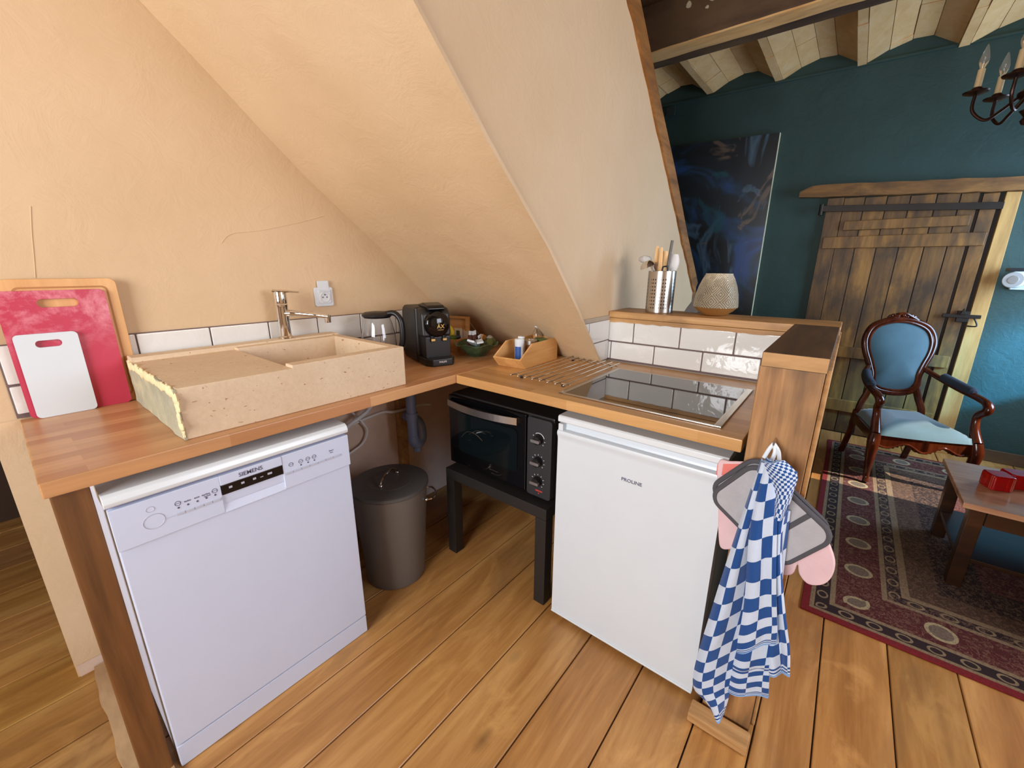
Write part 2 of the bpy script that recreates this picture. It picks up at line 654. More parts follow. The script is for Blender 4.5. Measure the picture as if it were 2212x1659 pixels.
n1 = g.noise(v, 10, 6, 0.6)
c = g.ramp(n1, [(0.35, lin((150, 146, 124))), (0.55, lin((170, 162, 134))), (0.72, lin((206, 190, 146)))])
g.set(base=c, rough=0.9)
g.bump(g.noise(v, 40, 6, 0.65), 0.6, 0.006)
M['stone_rough'] = g.m
M['stone_edge'] = plain('chipped_pale_stone', (224, 204, 158), 0.9, var=0.1, nscale=30, bump=0.6, bscale=60)
g = N('clear_glass')
g.set(base=(1, 1, 1, 1), rough=0.0, trans=1.0, ior=1.45)
M['glass'] = g.m
M['hob_glass'] = plain('black_ceramic_glass', (14, 15, 14), 0.03, var=0.0, ior=2.3)
M['oven_glass'] = plain('dark_oven_glass', (10, 18, 20), 0.05, var=0.0)
g = N('frosted_plastic')
g.set(base=(0.9, 0.87, 0.82, 1), rough=0.35, trans=0.55)
M['frosted'] = g.m
M['red_glass'] = plain('red_glass', (196, 4, 10), 0.06, var=0.02, trans=0.55)
M['green_glass'] = plain('green_painted_glass', (62, 84, 58), 0.12, var=0.5, nscale=26)
M['candle'] = plain('ivory_candle', (206, 178, 132), 0.5)
# ================================================================== the setting
H, T, D, Y2, XF = 0.932, 0.0375, 0.609, -0.354, 3.25
# ---- floor: real planks running along x
b = B()
edges = [-3.0, -2.79, -2.58, -2.37, -2.165, -1.96, -1.765, -1.577, -1.384, -1.24, -1.089, -0.891, -0.685, -0.476, -0.262, -0.066,
         0.14, 0.34, 0.55, 0.76, 0.97, 1.18, 1.4, 1.62, 1.84, 2.06, 2.3]
rr = random.Random(3)
for y0, y1 in zip(edges, edges[1:]):
    xs = [-3.3]
    xs = [-3.3, 3.3]
    for x0, x1 in zip(xs, xs[1:]):
        k = rr.uniform(0.86, 1.08)
        b.box(x0, x1 - 0.002, y0 + 0.0022, y1 - 0.0022, -0.03, rr.uniform(-0.0012, 0.0), 0.002, tint=(k, k * rr.uniform(0.97, 1.02), k * rr.uniform(0.93, 1.03), 1), seg=1)
b.box(-3.3, 3.3, -3.0, 2.3, -0.05, -0.012, tint=(0.22, 0.16, 0.12, 1))
struct('floor', b, M['floor'])

# ---- sloping ceiling: profile as (x, z) at its two ends
ZN = [2.99, 2.17, 1.95, 1.72, 1.446, 1.2, 0.942, 0.5, 0.01]
XB = [-1.62, -0.70, -0.43, -0.186, 0.132, 0.37, 0.60, 1.0, 1.5]
XD = [-1.62, -0.70, -0.46, -0.205, 0.13, 0.41, 0.71, 1.15, 1.62]
TT = [i / (len(ZN) - 1) for i in range(len(ZN))]


def slope_pt(u, t):
    y = lerp(Y2 - 0.013, D + 0.03, u)
    z = interp(t, TT, ZN)
    w = min(1.0, u * 1.9)
    x = lerp(interp(t, TT, XB), interp(t, TT, XD), w * w * (3 - 2 * w))
    k = 0.012 * noise.noise((x * 2.2, y * 2.2, z * 2.2)) + 0.004 * noise.noise((x * 9, y * 9, 3))
    if u < 0.001 or u > 0.985:
        k *= 0.25
    return (x + k * 0.7, y, z + k * 0.7)


b = B()
b.grid(28, 64, slope_pt, thick=-0.012)
struct('ceiling_slope', b, M['plaster'], smooth=60)


def slope_x(z, xs):
    zz = ZN[::-1]
    return interp(z, zz, xs[::-1])


# ---- wall behind the left counter
CRACKS = [[(-0.585, 1.451), (-0.547, 1.485), (-0.448, 1.503), (-0.3, 1.542), (-0.176, 1.582)], [(-1.04, 1.529), (-1.052, 1.461), (-1.063, 1.385), (-1.071, 1.333)]]
b = B()
top = [(slope_x(z, XD) + 0.12, z) for z in (0.0, 0.5, 0.942, 1.2, 1.446, 1.72, 1.95, 2.17, 2.99)]
b.prism([(-1.245, 0.0)] + top + [(-1.245, 2.99)], 'y', D, D + 0.1)
for cr in CRACKS:
    b.tube(smooth_path([(x, D - 0.0003, z) for x, z in cr], 6), 0.0012, 6)
struct('wall_back', b, M['plaster'], smooth=0)
b = B()
b.prism([(-1.24, 0.0)] + [(slope_x(z, XD), z) for z in (0.0, 0.5, 0.895)] + [(-1.24, 0.895)], 'y', D - 0.004, D)
b.box(-1.245, -1.115, D - 0.006, D - 0.0045, 0.05, 0.93, mat=1)
struct('wall_back_lower', b, [M['pinkish'], M['plaster']], smooth=0)
# ---- cheek wall between the slope and the rafter
b = B()
poly = [(slope_x(z, XB), z) for z in (2.99, 2.17, 1.95, 1.72, 1.446, 1.2, 0.942, 0.5, 0.01)] + [(2.0, 0.0), (2.0, 1.21)]
poly += [(1.119, 1.99), (0.661, 2.385), (-0.03, 2.99)]
b.prism(poly, 'y', Y2, Y2 + 0.09)
struct('wall_cheek', b, M['plaster'], smooth=0)
# rafter along its upper edge, with a rough lower edge
b = B()
pts = [(-0.05, 3.01), (0.661, 2.389), (1.119, 1.997), (2.0, 1.215)]
rr = random.Random(5)
loP, upP = [], []
for i in range(41):
    t = i / 40
    x = lerp(-0.05, 2.0, t)
    z = interp(x, [p[0] for p in pts], [p[1] for p in pts])
    loP.append((x - 0.006 + rr.uniform(-0.006, 0.006), z - 0.012 + rr.uniform(-0.006, 0.006)))
    upP.append((x + 0.06, z + 0.05 + 0.006 * math.sin(t * 21)))
b.prism(loP + upP[::-1], 'y', Y2 - 0.012, Y2 + 0.09)
b.box(2.0, 2.06, Y2 - 0.006, Y2 + 0.09, 1.05, 1.24, 0.006)
struct('trim_1', b, M['rafter'], smooth=25)
# ---- low wall with tiles behind the hob and the short end wall
b = B()
b.box(0.69, 0.86, -1.228, Y2 - 0.001, 0, 1.128)
b.box(0.05, 0.69, -1.222, -1.1, 0, 1.128)
struct('wall_low', b, M['grey_plaster'], smooth=0)
b = B()
G = 0.004


def tile_y(x0, x1, z0, z1, y):
    b.box(x0 + G / 2, x1 - G / 2, y - 0.008, y, z0 + G / 2, z1 - G / 2, 0.0035)


def tile_x(y0, y1, z0, z1, x):
    b.box(x, x + 0.008, y0 + G / 2, y1 - G / 2, z0 + G / 2, z1 - G / 2, 0.0035)


js = [Y2 - 0.002, -0.482, -0.693, -0.910, -1.099]
for a, c in zip(js, js[1:]):
    tile_x(c, a, 1.029, 1.126, 0.681)
js = [Y2 - 0.002, -0.373, -0.586, -0.794, -1.012, -1.099]
for a, c in zip(js, js[1:]):
    tile_x(c, a, 0.941, 1.027, 0.681)
b.box(0.686, 0.692, -1.1, Y2, 0.934, 1.128, mat=1)
struct('wall_tiles_low', b, [M['tile'], M['grout']], smooth=30)
b = B()


def clip_tile(x0, x1, z0, z1):
    # tile on the cheek wall cut along the slope
    pts = []
    for z in (z0, (z0 + z1) / 2, z1):
        pts.append((max(x0, slope_x(z, XB) - 0.006), z))
    if pts[0][0] >= x1 - 0.004:
        pts[0] = (x1 - 0.004, z0)
    b.prism([(x1, z0), (x1, z1)] + pts[::-1], 'y', Y2 - 0.007, Y2, 0.002)


clip_tile(0.481, 0.679, 1.036, 1.131)
clip_tile(0.40, 0.477, 1.084, 1.131)
clip_tile(0.5, 0.679, 0.94, 1.032)
b.prism([(0.68, 0.935), (0.68, 1.133), (slope_x(1.133, XB) - .006, 1.133), (slope_x(0.94, XB) - .006, 0.94)], 'y', Y2 - 0.003, Y2, mat=1)
b.prism([(0.68, 1.133), (0.68, 1.152), (slope_x(1.152, XB) - .006, 1.152), (slope_x(1.133, XB) - .006, 1.133)], 'y', Y2 - 0.006, Y2, mat=2)
struct('wall_tiles_cheek', b, [M['tile'], M['grout'], M['grey_plaster']], smooth=30)
b = B()
js = [-1.187, -0.886, -0.675, -0.471, -0.267, -0.055, 0.15, 0.36, 0.5]
js = [-1.187, -1.09] + js[1:]
for a, c in zip(js, js[1:]):
    if c < 0.45:
        tile_y(a, c, 1.034, 1.15, D - 0.004)
    else:
        b.prism([(a + G / 2, 1.036), (0.5, 1.036), (0.43, 1.148), (a + G / 2, 1.148)], 'y', D - 0.012, D - 0.004, 0.003)
js = [-1.187, -0.99, -0.78, -0.57, -0.365, -0.16, 0.05, 0.26, 0.47, 0.62]
for a, c in zip(js, js[1:]):
    tile_y(a, c, 0.945, 1.031, D - 0.004)
b.box(-1.189, 0.44, D - 0.006, D - 0.0005, 0.934, 1.151, mat=1)
struct('wall_tiles_back', b, [M['tile'], M['grout']], smooth=30)

# ---- far living-room wall, side walls, window wall, rear wall
b = B()
b.box(XF, XF + 0.15, -3.0, 0.8, 0, 3.2)
b.prism([(-3.0, 2.775), (-3.0, 2.79), (0.8, 2.87), (0.8, 2.855)], 'x', XF - 0.012, XF)
struct('wall_far', b, M['teal'], smooth=0)
b = B()
b.box(1.0, XF, 0.75, 0.85, 0, 3.2)
struct('wall_living_side', b, M['teal'], smooth=0)
b = B()
YW = -2.9
wins = [(-0.55, 0.8, 1.0, 2.3), (2.08, 3.16, 0.85, 2.15)]
xs = [-3.3, wins[0][0], wins[0][1], wins[1][0], wins[1][1], XF]
for i, (a, c) in enumerate(zip(xs, xs[1:])):
    if i % 2 == 0:
        b.box(a, c, YW - 0.12, YW, 0, 3.2)
    else:
        w = wins[i // 2]
        b.box(a, c, YW - 0.12, YW, 0, w[2])
        b.box(a, c, YW - 0.12, YW, w[3], 3.2)
struct('wall_right', b, M['plaster'], smooth=0)
b = B()
b.box(0.9, 0.98, YW, -2.12, 0, 3.1)  # unseen stub added to keep kitchen-window light off the living room
struct('wall_light_block', b, M['plaster'], smooth=0)
b = B()
w = (-1.5, 0.0, 0.95, 2.35)
b.box(-3.3, -3.2, -3.0, w[0], 0, 3.2)
b.box(-3.3, -3.2, w[1], 2.3, 0, 3.2)
b.box(-3.3, -3.2, w[0], w[1], 0, w[2])
b.box(-3.3, -3.2, w[0], w[1], w[3], 3.2)
struct('wall_rear', b, M['plaster'], smooth=0)
for k, (ax, a0, a1, z0, z1, pos) in enumerate([('x', -0.55, 0.8, 1.0, 2.3, YW - 0.06), ('x', 2.08, 3.16, 0.85, 2.15, YW - 0.06), ('y', -1.5, 0.0, 0.95, 2.35, -3.25)]):
    b = B()
    def bar(u0, u1, v0, v1):
        if ax == 'x':
            b.box(u0, u1, pos - 0.02, pos + 0.02, v0, v1, 0.004)
        else:
            b.box(pos - 0.02, pos + 0.02, u0, u1, v0, v1, 0.004)
    bar(a0, a1, z0, z0 + 0.05)
    bar(a0, a1, z1 - 0.05, z1)
    for q in (0, 1 / 3, 2 / 3, 1):
        u = lerp(a0, a1 - 0.045, q)
        bar(u, u + 0.045, z0 + 0.05, z1 - 0.05)
    struct('window_%d' % (k + 1), b, M['white_plastic'], smooth=20)
# unlit next room behind the end of the kitchen wall
b = B()
b.box(-3.3, -1.145, 2.2, 2.3, 0, 2.3)
b.box(-1.245, -1.145, D + 0.1, 2.2, 0, 2.3)
b.box(-3.3, -1.245, 0.55, 0.65, 2.0, 3.2)
b.box(-3.3, -1.145, 0.65, 2.3, 2.2, 2.3)
struct('wall_next_room', b, M['dark_room'], smooth=0)

# ---- ceilings
b = B()
b.box(-3.3, -1.6, -3.0, 0.62, 2.99, 3.1)
b.box(-1.65, 1.95, -3.0, Y2 + 0.02, 2.995, 3.1)
b.box(-0.1, 1.95, Y2, 0.85, 3.0, 3.1)
struct('ceiling_2', b, M['beam'], smooth=0)
b = B()
b.box(1.9, 2.16, -3.0, 0.78, 2.735, 3.1, 0.012)
rr = random.Random(4)
for (y, z, s) in ((-0.16, 2.93, 0.02), (-0.30, 2.93, 0.026), (-0.27, 2.88, 0.010)):
    pts = []
    for k in range(9):
        a = k / 9 * 2 * PI
        q = s * rr.uniform(0.6, 1.2)
        pts.append((y + q * math.cos(a), z + q * math.sin(a)))
    b.prism(pts, 'x', 1.896, 1.9005, mat=1)
o = struct('trim_2', b, [M['beam'], M['scrap']], smooth=25)
b = B()
rr = random.Random(9)
ys = [-3.0 + 0.05 * i for i in range(77)]
b.grid(76, 10, lambda u, v: (lerp(1.902, 2.17, v), lerp(-3.0, 0.78, u), 2.728 + 0.006 * noise.noise((lerp(-3, .78, u) * 6, v * 3, 1)) + (0.022 if v > 0.55 else 0)), thick=0.01)
struct('trim_3', b, M['limewash'], smooth=30)
# shallow brick vaults running from the beam to the far wall
b = B()
rr = random.Random(11)
P0, PER = 0.075, 0.53
for k in range(-2, 7):
    yc = P0 - k * PER
    zb = 2.872 + (yc - 0.075) * 0.045
    segs = [(0.0, 0.055), (0.055, 0.17), (0.17, 0.285), (0.285, 0.395), (0.395, 0.53)]
    def arch(s):
        return interp(s, [0, 0.05, 0.17, 0.285, 0.395, 0.53], [0.0, 0.0, 0.06, 0.092, 0.085, 0.0])
    for s0, s1 in segs:
        kk = rr.uniform(0.9, 1.05)
        x = 2.15
        while x < XF:
            x2 = min(XF, x + rr.choice((0.28, 0.42, 0.6)))
            dz = rr.uniform(-0.004, 0.004)
            pp = []
            for q in range(2):
                s = lerp(s0 + 0.0015, s1 - 0.0015, q)
                pp.append((yc - s, zb + arch(s) + dz))
            b.prism(pp + [(p[0], p[1] + 0.04) for p in pp[::-1]], 'x', x, x2 - 0.002, tint=(kk, kk, kk, 1))
            x = x2
b.box(2.1, XF, -3.0, 0.8, 3.02, 3.1, tint=(.4, .4, .4, 1))
struct('ceiling', b, M['vault'], smooth=0)
# small trims: stud under the counter, dusty sill by the left post, skirting
b = B()
b.box(0.105, 0.155, D - 0.04, D - 0.0045, 0, 0.89, 0.003)
struct('trim_4', b, M['pale_block'])
b = B()
rr = random.Random(2)
pl = [(-1.208 + rr.uniform(-.008, .008), lerp(-0.25, D - 0.012, i / 14)) for i in range(15)]
b.prism(pl + [(-1.115, D - 0.012), (-1.115, -0.25)], 'z', -0.001, 0.018)
struct('trim_5', b, M['sill'], smooth=20)
b = B()
b.box(XF - 0.02, XF, -3.0, -2.03, 0, 0.09, 0.004)
b.box(XF - 0.02, XF, -0.94, 0.75, 0, 0.09, 0.004)
struct('baseboard_far', b, M['beam'])

# ---- old plank door in the far wall
b = B()
dl = struct('door_1', B().box(XF - 0.03, XF - 0.001, -1.07, -0.965, 0.01, 1.915, 0.004, tint=(.85, .85, .85, 1)), M['door_wood'])
b = B()
b.box(XF - 0.006, XF - 0.0008, -1.93, -0.968, 0.005, 1.86, tint=(.3, .3, .3, 1))
pe = [-1.07, -1.2, -1.33, -1.46, -1.6, -1.72, -1.815]
rr = random.Random(8)
for a, c in zip(pe, pe[1:]):
    k = rr.uniform(0.8, 1.1)
    b.box(XF - 0.022, XF - 0.001, c + 0.003, a - 0.003, 0.01, interp(a, [-1.91, -0.97], [1.872, 1.912]), 0.003, tint=(k, k, k, 1))
b.box(XF - 0.03, XF - 0.001, -1.905, -1.828, 0.01, 1.87, 0.004, tint=(1, 1, 1, 1))
obj('plank', b, M['door_wood'], dl)
b = B()
b.box(XF - 0.055, XF - 0.022, -1.795, -1.10, 1.665, 1.735, 0.006)
b.box(XF - 0.05, XF - 0.022, -1.895, -0.985, 1.53, 1.62, 0.006)
b.box(XF - 0.05, XF - 0.022, -1.895, -0.985, 0.66, 0.75, 0.006)
b.box(XF - 0.05, XF - 0.022, -1.895, -0.985, 0.2, 0.3, 0.006)
obj('batten', b, M['door_wood'], dl)
b = B()
b.prism([(-0.93, 1.815), (-0.93, 1.86), (-1.93, 1.805), (-1.93, 1.76)], 'x', XF - 0.07, XF - 0.055, 0.002)
b.cyl((XF - 0.06, -0.935, 1.79), (XF - 0.06, -0.935, 1.87), 0.014)
obj('hinge_strap', b, M['dark_iron'], dl)
b = B()
b.box(XF - 0.06, XF - 0.04, -1.985, -1.79, 1.035, 1.06, 0.003)
b.box(XF - 0.055, XF - 0.03, -1.93, -1.865, 1.005, 1.085, 0.004)
b.prism([(-1.875, 1.06), (-1.91, 1.06), (-1.89, 1.105)], 'x', XF - 0.075, XF - 0.055, 0.002)
b.tube(smooth_path([(XF - 0.05, -1.955, 1.035), (XF - 0.065, -1.975, 0.985), (XF - 0.05, -1.93, 0.98)], 5), 0.005, 6)
obj('door_latch', b, M['dark_iron'], dl)
b = B()
rr = random.Random(6)
lo, up = [], []
for i in range(22):
    t = i / 21
    y = lerp(-0.77, -2.4, t)
    lo.append((y, lerp(1.935, 1.845, t) + rr.uniform(-.004, .004)))
    e = 0.05 * (1 - min(1, t / 0.06)) ** 2
    up.append((y, lerp(2.022, 1.93, t) - e + rr.uniform(-.006, .006)))
b.prism(lo + up[::-1], 'x', XF - 0.075, XF - 0.001)
struct('trim_6', b, M['lintel'], smooth=30)
b = B()
b.prism([(-1.93, 0), (-2.03, 0), (-2.0, 1.865), (-1.93, 1.87)], 'x', XF - 0.04, XF - 0.001, 0.004)
struct('trim_7', b, M['frame_wood'])

# ================================================================== counter, posts, ledge


def cend(y):
    u = max(0.0, min(1.0, (y - Y2) / (D + 0.02 - Y2)))
    w = min(1.0, u * 1.9)
    return lerp(slope_x(H + 0.006, XB), slope_x(H + 0.006, XD), w * w * (3 - 2 * w)) - 0.026


b = B()
b.prism([(-1.186, 0.0), (0.0, 0.0)] + [(cend(y), y) for y in (0.0, 0.06, 0.12, 0.18, 0.3, 0.45, D - 0.014)] + [(-1.186, D - 0.014)], 'z', H - T, H, 0.004)
single('counter_top', b, M['counter_left'], 'long beech counter top carrying the stone sink along the back wall', 'counter top')
b = B()
b.prism([(0.0, -0.0015), (0.0, -1.086), (0.678, -1.086), (0.678, -0.368), (cend(-0.35) + 0.012, -0.368)] + [(cend(y), y) for y in (-0.35, -0.28, -0.2, -0.12, -0.06, -0.0015)], 'z', H - T, H, 0.004)
single('counter_top', b, M['counter_right'], 'short beech counter top with the black hob set into it', 'counter top')
b = B()
b.prism([(-1.177, 0), (-1.115, 0), (-1.115, 0.893), (-1.177, 0.893)], 'y', 0.012, 0.06, 0.005)
single('support_post', b, M['stain_board'], 'dark-stained wooden post under the left end of the counter', 'post')
b = B()
b.box(0.0, 0.045, -1.228, -1.095, 0.0, 1.137, 0.004)
single('support_post', b, M['old_board'], 'wide weathered wooden post with towels hung on it', 'post')
b = B()
b.box(-0.012, 0.674, -1.232, -1.098, 1.1375, 1.174, 0.003)
b.box(-0.0126, -0.0122, -1.2305, -1.0995, 1.139, 1.1725, mat=1)
single('cap_board', b, [M['cap_dark'], M['pale_block']], 'dark brown board capping the end wall above the towel post', 'board')
b = B()
rr = random.Random(12)
b.box(0.675, 0.90, -1.235, Y2 - 0.001, 1.141, 1.172, 0.004)
pl = [(-1.095 + 0.74 * i / 24, 1.122 + rr.uniform(-.002, .003)) for i in range(25)]
b.prism(pl + [(-0.356, 1.14), (-1.095, 1.14)], 'x', 0.6785, 0.688)
single('ledge_board', b, M['ledge'], 'long wooden ledge on top of the tiled low wall', 'board')
b = B()
b.box(0.046, 0.86, -1.239, -1.229, 0.0, 1.136, 0.002)
single('side_board', b, M['pale_block'], 'pale board on the right side of the towel post', 'board')
b = B()
b.box(-0.07, -0.012, -1.236, -1.068, 0.0, 0.034, 0.006)
single('floor_block', b, M['pale_block'], 'short pale wood block on the floor at the foot of the towel post', 'block')

# ================================================================== dishwasher
x0, x1 = -1.105, -0.507
t = thing('dishwasher', 'white built-under dishwasher below the stone sink', 'dishwasher', ((x0 + x1) / 2, 0.28, 0))
b = B()
b.box(x0 + 0.004, x1 - 0.004, 0.03, D - 0.06, 0.02, 0.83, 0.003)
for sx in (x0 + 0.05, x1 - 0.05):
    for sy in (0.07, 0.5):
        b.cyl((sx, sy, 0), (sx, sy, 0.021), 0.018, seg=12)
obj('body', b, M['cool_white'], t)
b = B()
pr = [(0.0, 0.831), (-0.007, 0.836), (-0.009, 0.845), (-0.004, 0.858), (0.006, 0.864), (0.535, 0.864), (0.535, 0.831)]
b.prism(pr, 'x', x0, x1, 0.0015)
obj('lid', b, M['white_gloss'], t)
b = B()
b.box(x0 + 0.004, x1 - 0.002, 0.002, 0.03, 0.078, 0.825, 0.004)
b.box(x0 + 0.004, x1 - 0.002, 0.012, 0.03, 0.824, 0.832, mat=1)
obj('door', b, [M['cool_white'], M['gap']], t)
b = B()
XP0, XP1 = -0.882, -0.722
b.box(x0 + 0.003, XP0, -0.004, 0.004, 0.716, 0.825, 0.002)
b.box(XP1, x1 - 0.0005, -0.004, 0.004, 0.716, 0.825, 0.002)
b.box(XP0, XP1, -0.0055, 0.004, 0.797, 0.825, 0.0015)
cp = obj('control_panel', b, M['cool_white'], t)
b = B()
b.box(XP0 + .001, XP1 - .001, -0.005, 0.002, 0.768, 0.7965, 0.001)
obj('display', b, M['black_gloss'], cp, label='black display strip')
b = B()
b.box(XP0, XP1, 0.0, 0.003, 0.742, 0.768)
b.prism([(0.003, 0.742), (-0.004, 0.716), (0.004, 0.716)], 'x', XP0, XP1)
obj('handle_recess', b, M['cool_white'], cp)
b = B()
for k, xx in enumerate((-0.864, -0.834, -0.804, -0.785, -0.765)):
    b = B()
    b.box(xx, xx + (0.008 if k < 4 else 0.012), -0.0058, -0.0045, 0.782, 0.782 + (0.006 if k != 3 else 0.002))
    obj('display_symbol', b, M['light_grey_line'], cp)
b = B()
b.text('SIEMENS', 0.0165, facing((-0.806, -0.0057, 0.8105), (1, 0, 0), (0, 0, 1)), bold=0.00015)
obj('lettering', b, M['grey_print'], cp)
b = B()
n = 40
rg = [(-1.028 + 0.021 * math.cos(2 * PI * i / n), -0.0042, 0.764 + 0.019 * math.sin(2 * PI * i / n)) for i in range(n)]
b.tube(rg, 0.0008, 6, closed=True)
b.tube([(-1.03 + 0.008 * math.cos(2 * PI * i / 20), -0.0042, 0.798 + 0.007 * math.sin(2 * PI * i / 20)) for i in range(20)], 0.0006, 6, closed=True)
obj('power_button', b, M['light_grey_line'], cp)
b = B()
def key_row(xa, xb, z, nk):
    w = (xb - xa) / nk
    for k in range(nk):
        b = B()
        b.box(xa + k * w + 0.0006, xa + (k + 1) * w - 0.0006, -0.0062, -0.004, z - 0.0035, z + 0.0035, 0.001)
        obj('button', b, M['key'], cp)
key_row(-0.985, -0.886, 0.7605, 5)
key_row(-0.72, -0.54, 0.7645, 7)
b = B()
b.box(-1.006, -0.986, -0.0048, -0.004, 0.7595, 0.7612)
obj('guide_line', b, M['key'], cp)
for xx in (-0.977, -0.957, -0.937, -0.917, -0.897, -0.669, -0.647, -0.627):
    b = B()
    b.cyl((xx, -0.0046, 0.777), (xx, -0.003, 0.777), 0.0026, seg=10)
    obj('indicator_dot', b, M['grey_print'], cp)
for xx, s in ((-0.957, 'auto'), (-0.937, 'eco'), (-0.917, 'turbo')):
    b = B()
    b.text(s, 0.008, facing((xx, -0.0044, 0.788), (1, 0, 0), (0, 0, 1)), ext=0.0003)
    obj('lettering', b, M['grey_print'], cp)
b = B()
b.text('speed', 0.006, facing((-0.915, -0.0044, 0.7825), (1, 0, 0), (0, 0, 1)), ext=0.0003)
obj('lettering', b, M['grey_print'], cp)
for xx in (-0.977, -0.897, -0.698, -0.669, -0.647, -0.627):
    b = B()
    b.tube([(xx + 0.006 * math.cos(2 * PI * i / 14), -0.0043, 0.789 + 0.006 * math.sin(2 * PI * i / 14)) for i in range(14)], 0.0007, 5, closed=True)
    b.box(xx - 0.006, xx + 0.006, -0.0044, -0.0038, 0.7885, 0.7895)
    obj('programme_symbol', b, M['grey_print'], cp)
b = B()
b.text('Start', 0.008, facing((-0.57, -0.0044, 0.790), (1, 0, 0), (0, 0, 1)), ext=0.0003)
obj('lettering', b, M['grey_print'], cp)
b = B()
b.text('Reset', 0.0045, facing((-0.57, -0.0044, 0.783), (1, 0, 0), (0, 0, 1)), ext=0.0003)
obj('lettering', b, M['grey_print'], cp)
b = B()
b.box(x0 + 0.004, x1 - 0.002, 0.004, 0.03, 0.001, 0.0735, 0.003)
b.box(x0 + 0.01, x1 - 0.006, 0.014, 0.03, 0.072, 0.08, mat=1)
obj('plinth', b, [M['cool_white'], M['gap']], t)

# ================================================================== fridge
t = thing('fridge', 'white under-counter fridge below the hob', 'fridge', (0.29, -0.782, 0))
y0, y1 = -1.060, -0.508
b = B()
b.box(0.06, 0.58, y0 + 0.006, y1 - 0.006, 0.02, 0.84, 0.004)
for sx in (0.1, 0.53):
    for sy in (y0 + .05, y1 - .05):
        b.cyl((sx, sy, 0), (sx, sy, 0.021), 0.018, seg=12)
obj('body', b, M['white_plastic'], t)
b = B()
b.prism([(0.012, 0.842), (0.008, 0.846), (0.008, 0.862), (0.014, 0.867), (0.58, 0.867), (0.58, 0.842)], 'y', y0, y1, 0.0015)
obj('lid', b, M['white_gloss'], t)
b = B()
# door with a scooped grip along its top edge
pr = [(0.055, 0.02), (0.016, 0.02), (0.010, 0.026), (0.010, 0.775), (0.0085, 0.787), (0.0045, 0.796), (0.003, 0.804), (0.006, 0.811), (0.014, 0.814),
      (0.03, 0.812), (0.034, 0.82), (0.034, 0.838), (0.055, 0.838)]
b.prism(pr, 'y', y0 + 0.001, y1 - 0.001)
b.box(0.03, 0.06, y0 + 0.004, y1 - 0.004, 0.836, 0.8425, mat=1)
for ya, yb in ((y0 + 0.001, y0 + 0.02), (y1 - 0.02, y1 - 0.001)):
    b.prism([(0.014, 0.80), (0.010, 0.806), (0.010, 0.836), (0.05, 0.838), (0.05, 0.80)], 'y', ya, yb, 0.002)
dr = obj('door', b, [M['white_plastic'], M['gap']], t, smooth=40)
b = B()
b.text('PROLINE', 0.0165, facing((0.0095, -0.793, 0.703), (0, -1, 0), (0, 0, 1)), bold=0.0002, sx=1.08)
obj('lettering', b, M['grey_print'], dr)
b = B()
b.tube([(0.008, y0 + 0.002, 0.026), (0.008, y1 - 0.002, 0.026)], 0.004, 8)
obj('door_edge', b, M['white_gloss'], dr)

# ================================================================== black side table and small oven
t = thing('side_table', 'black square side table carrying the oven under the counter', 'table', (0.30, -0.17, 0))
ty0, ty1 = -0.459, 0.116
b = B()
b.box(0.025, 0.595, ty0, ty1, 0.405, 0.455, 0.0025)
obj('table_top', b, M['black_paint'], t)
for lx in (0.025, 0.543):
    for ly in (ty0, ty1 - 0.052):
        b = B()
        b.box(lx, lx + 0.052, ly, ly + 0.052, 0.0, 0.4045, 0.002)
        obj('leg', b, M['black_paint'], t)
t = thing('mini_oven', 'black countertop oven with three knobs, standing on the black side table', 'oven', (0.27, -0.17, 0.456))
oy0, oy1 = -0.453, 0.125
b = B()
b.box(0.082, 0.45, oy0 + 0.004, oy1 - 0.004, 0.47, 0.815, 0.008)
for sx in (0.11, 0.42):
    for sy in (oy0 + .05, oy1 - .05):
        b.cyl((sx, sy, 0.4555), (sx, sy, 0.472), 0.016, seg=12)
obj('body', b, M['black_satin'], t)
b = B()
b.box(0.064, 0.082, -0.325, oy1 - 0.004, 0.475, 0.808, 0.004)
dr = obj('door', b, M['black_gloss'], t)
b = B()
pts = rrect(-0.283, 0.058, 0.545, 0.735, 0.02)
b.prism(pts, 'x', 0.0615, 0.066)
obj('door_window', b, M['oven_glass'], dr)
b = B()
pts, n = [], 16
for i in range(n + 1):
    u = i / n
    y = lerp(0.112, -0.29, u)
    bul = 0.03 * (1 - (2 * u - 1) ** 2)
    pts.append((0.048 - bul, y, 0.776))
for p, q in zip(pts, pts[1:]):
    b.prism([(p[0], p[1]), (p[0] + 0.006, p[1]), (q[0] + 0.006, q[1]), (q[0], q[1])], 'z', 0.761, 0.791)
b.box(0.05, 0.066, 0.1, 0.112, 0.765, 0.787)
b.box(0.05, 0.066, -0.29, -0.278, 0.765, 0.787)
obj('door_handle', b, M['steel'], dr, smooth=50)
b = B()
b.tube(smooth_path([(0.0612, 0.04, 0.62), (0.0612, 0.0, 0.655), (0.0612, -0.05, 0.655), (0.0612, -0.09, 0.635)], 6), 0.0012, 6)
obj('door_print', b, M['steel'], dr)
b = B()
b.tube(smooth_path([(0.0612, -0.01, 0.645), (0.0612, -0.06, 0.675), (0.0612, -0.11, 0.672)], 6), 0.001, 6)

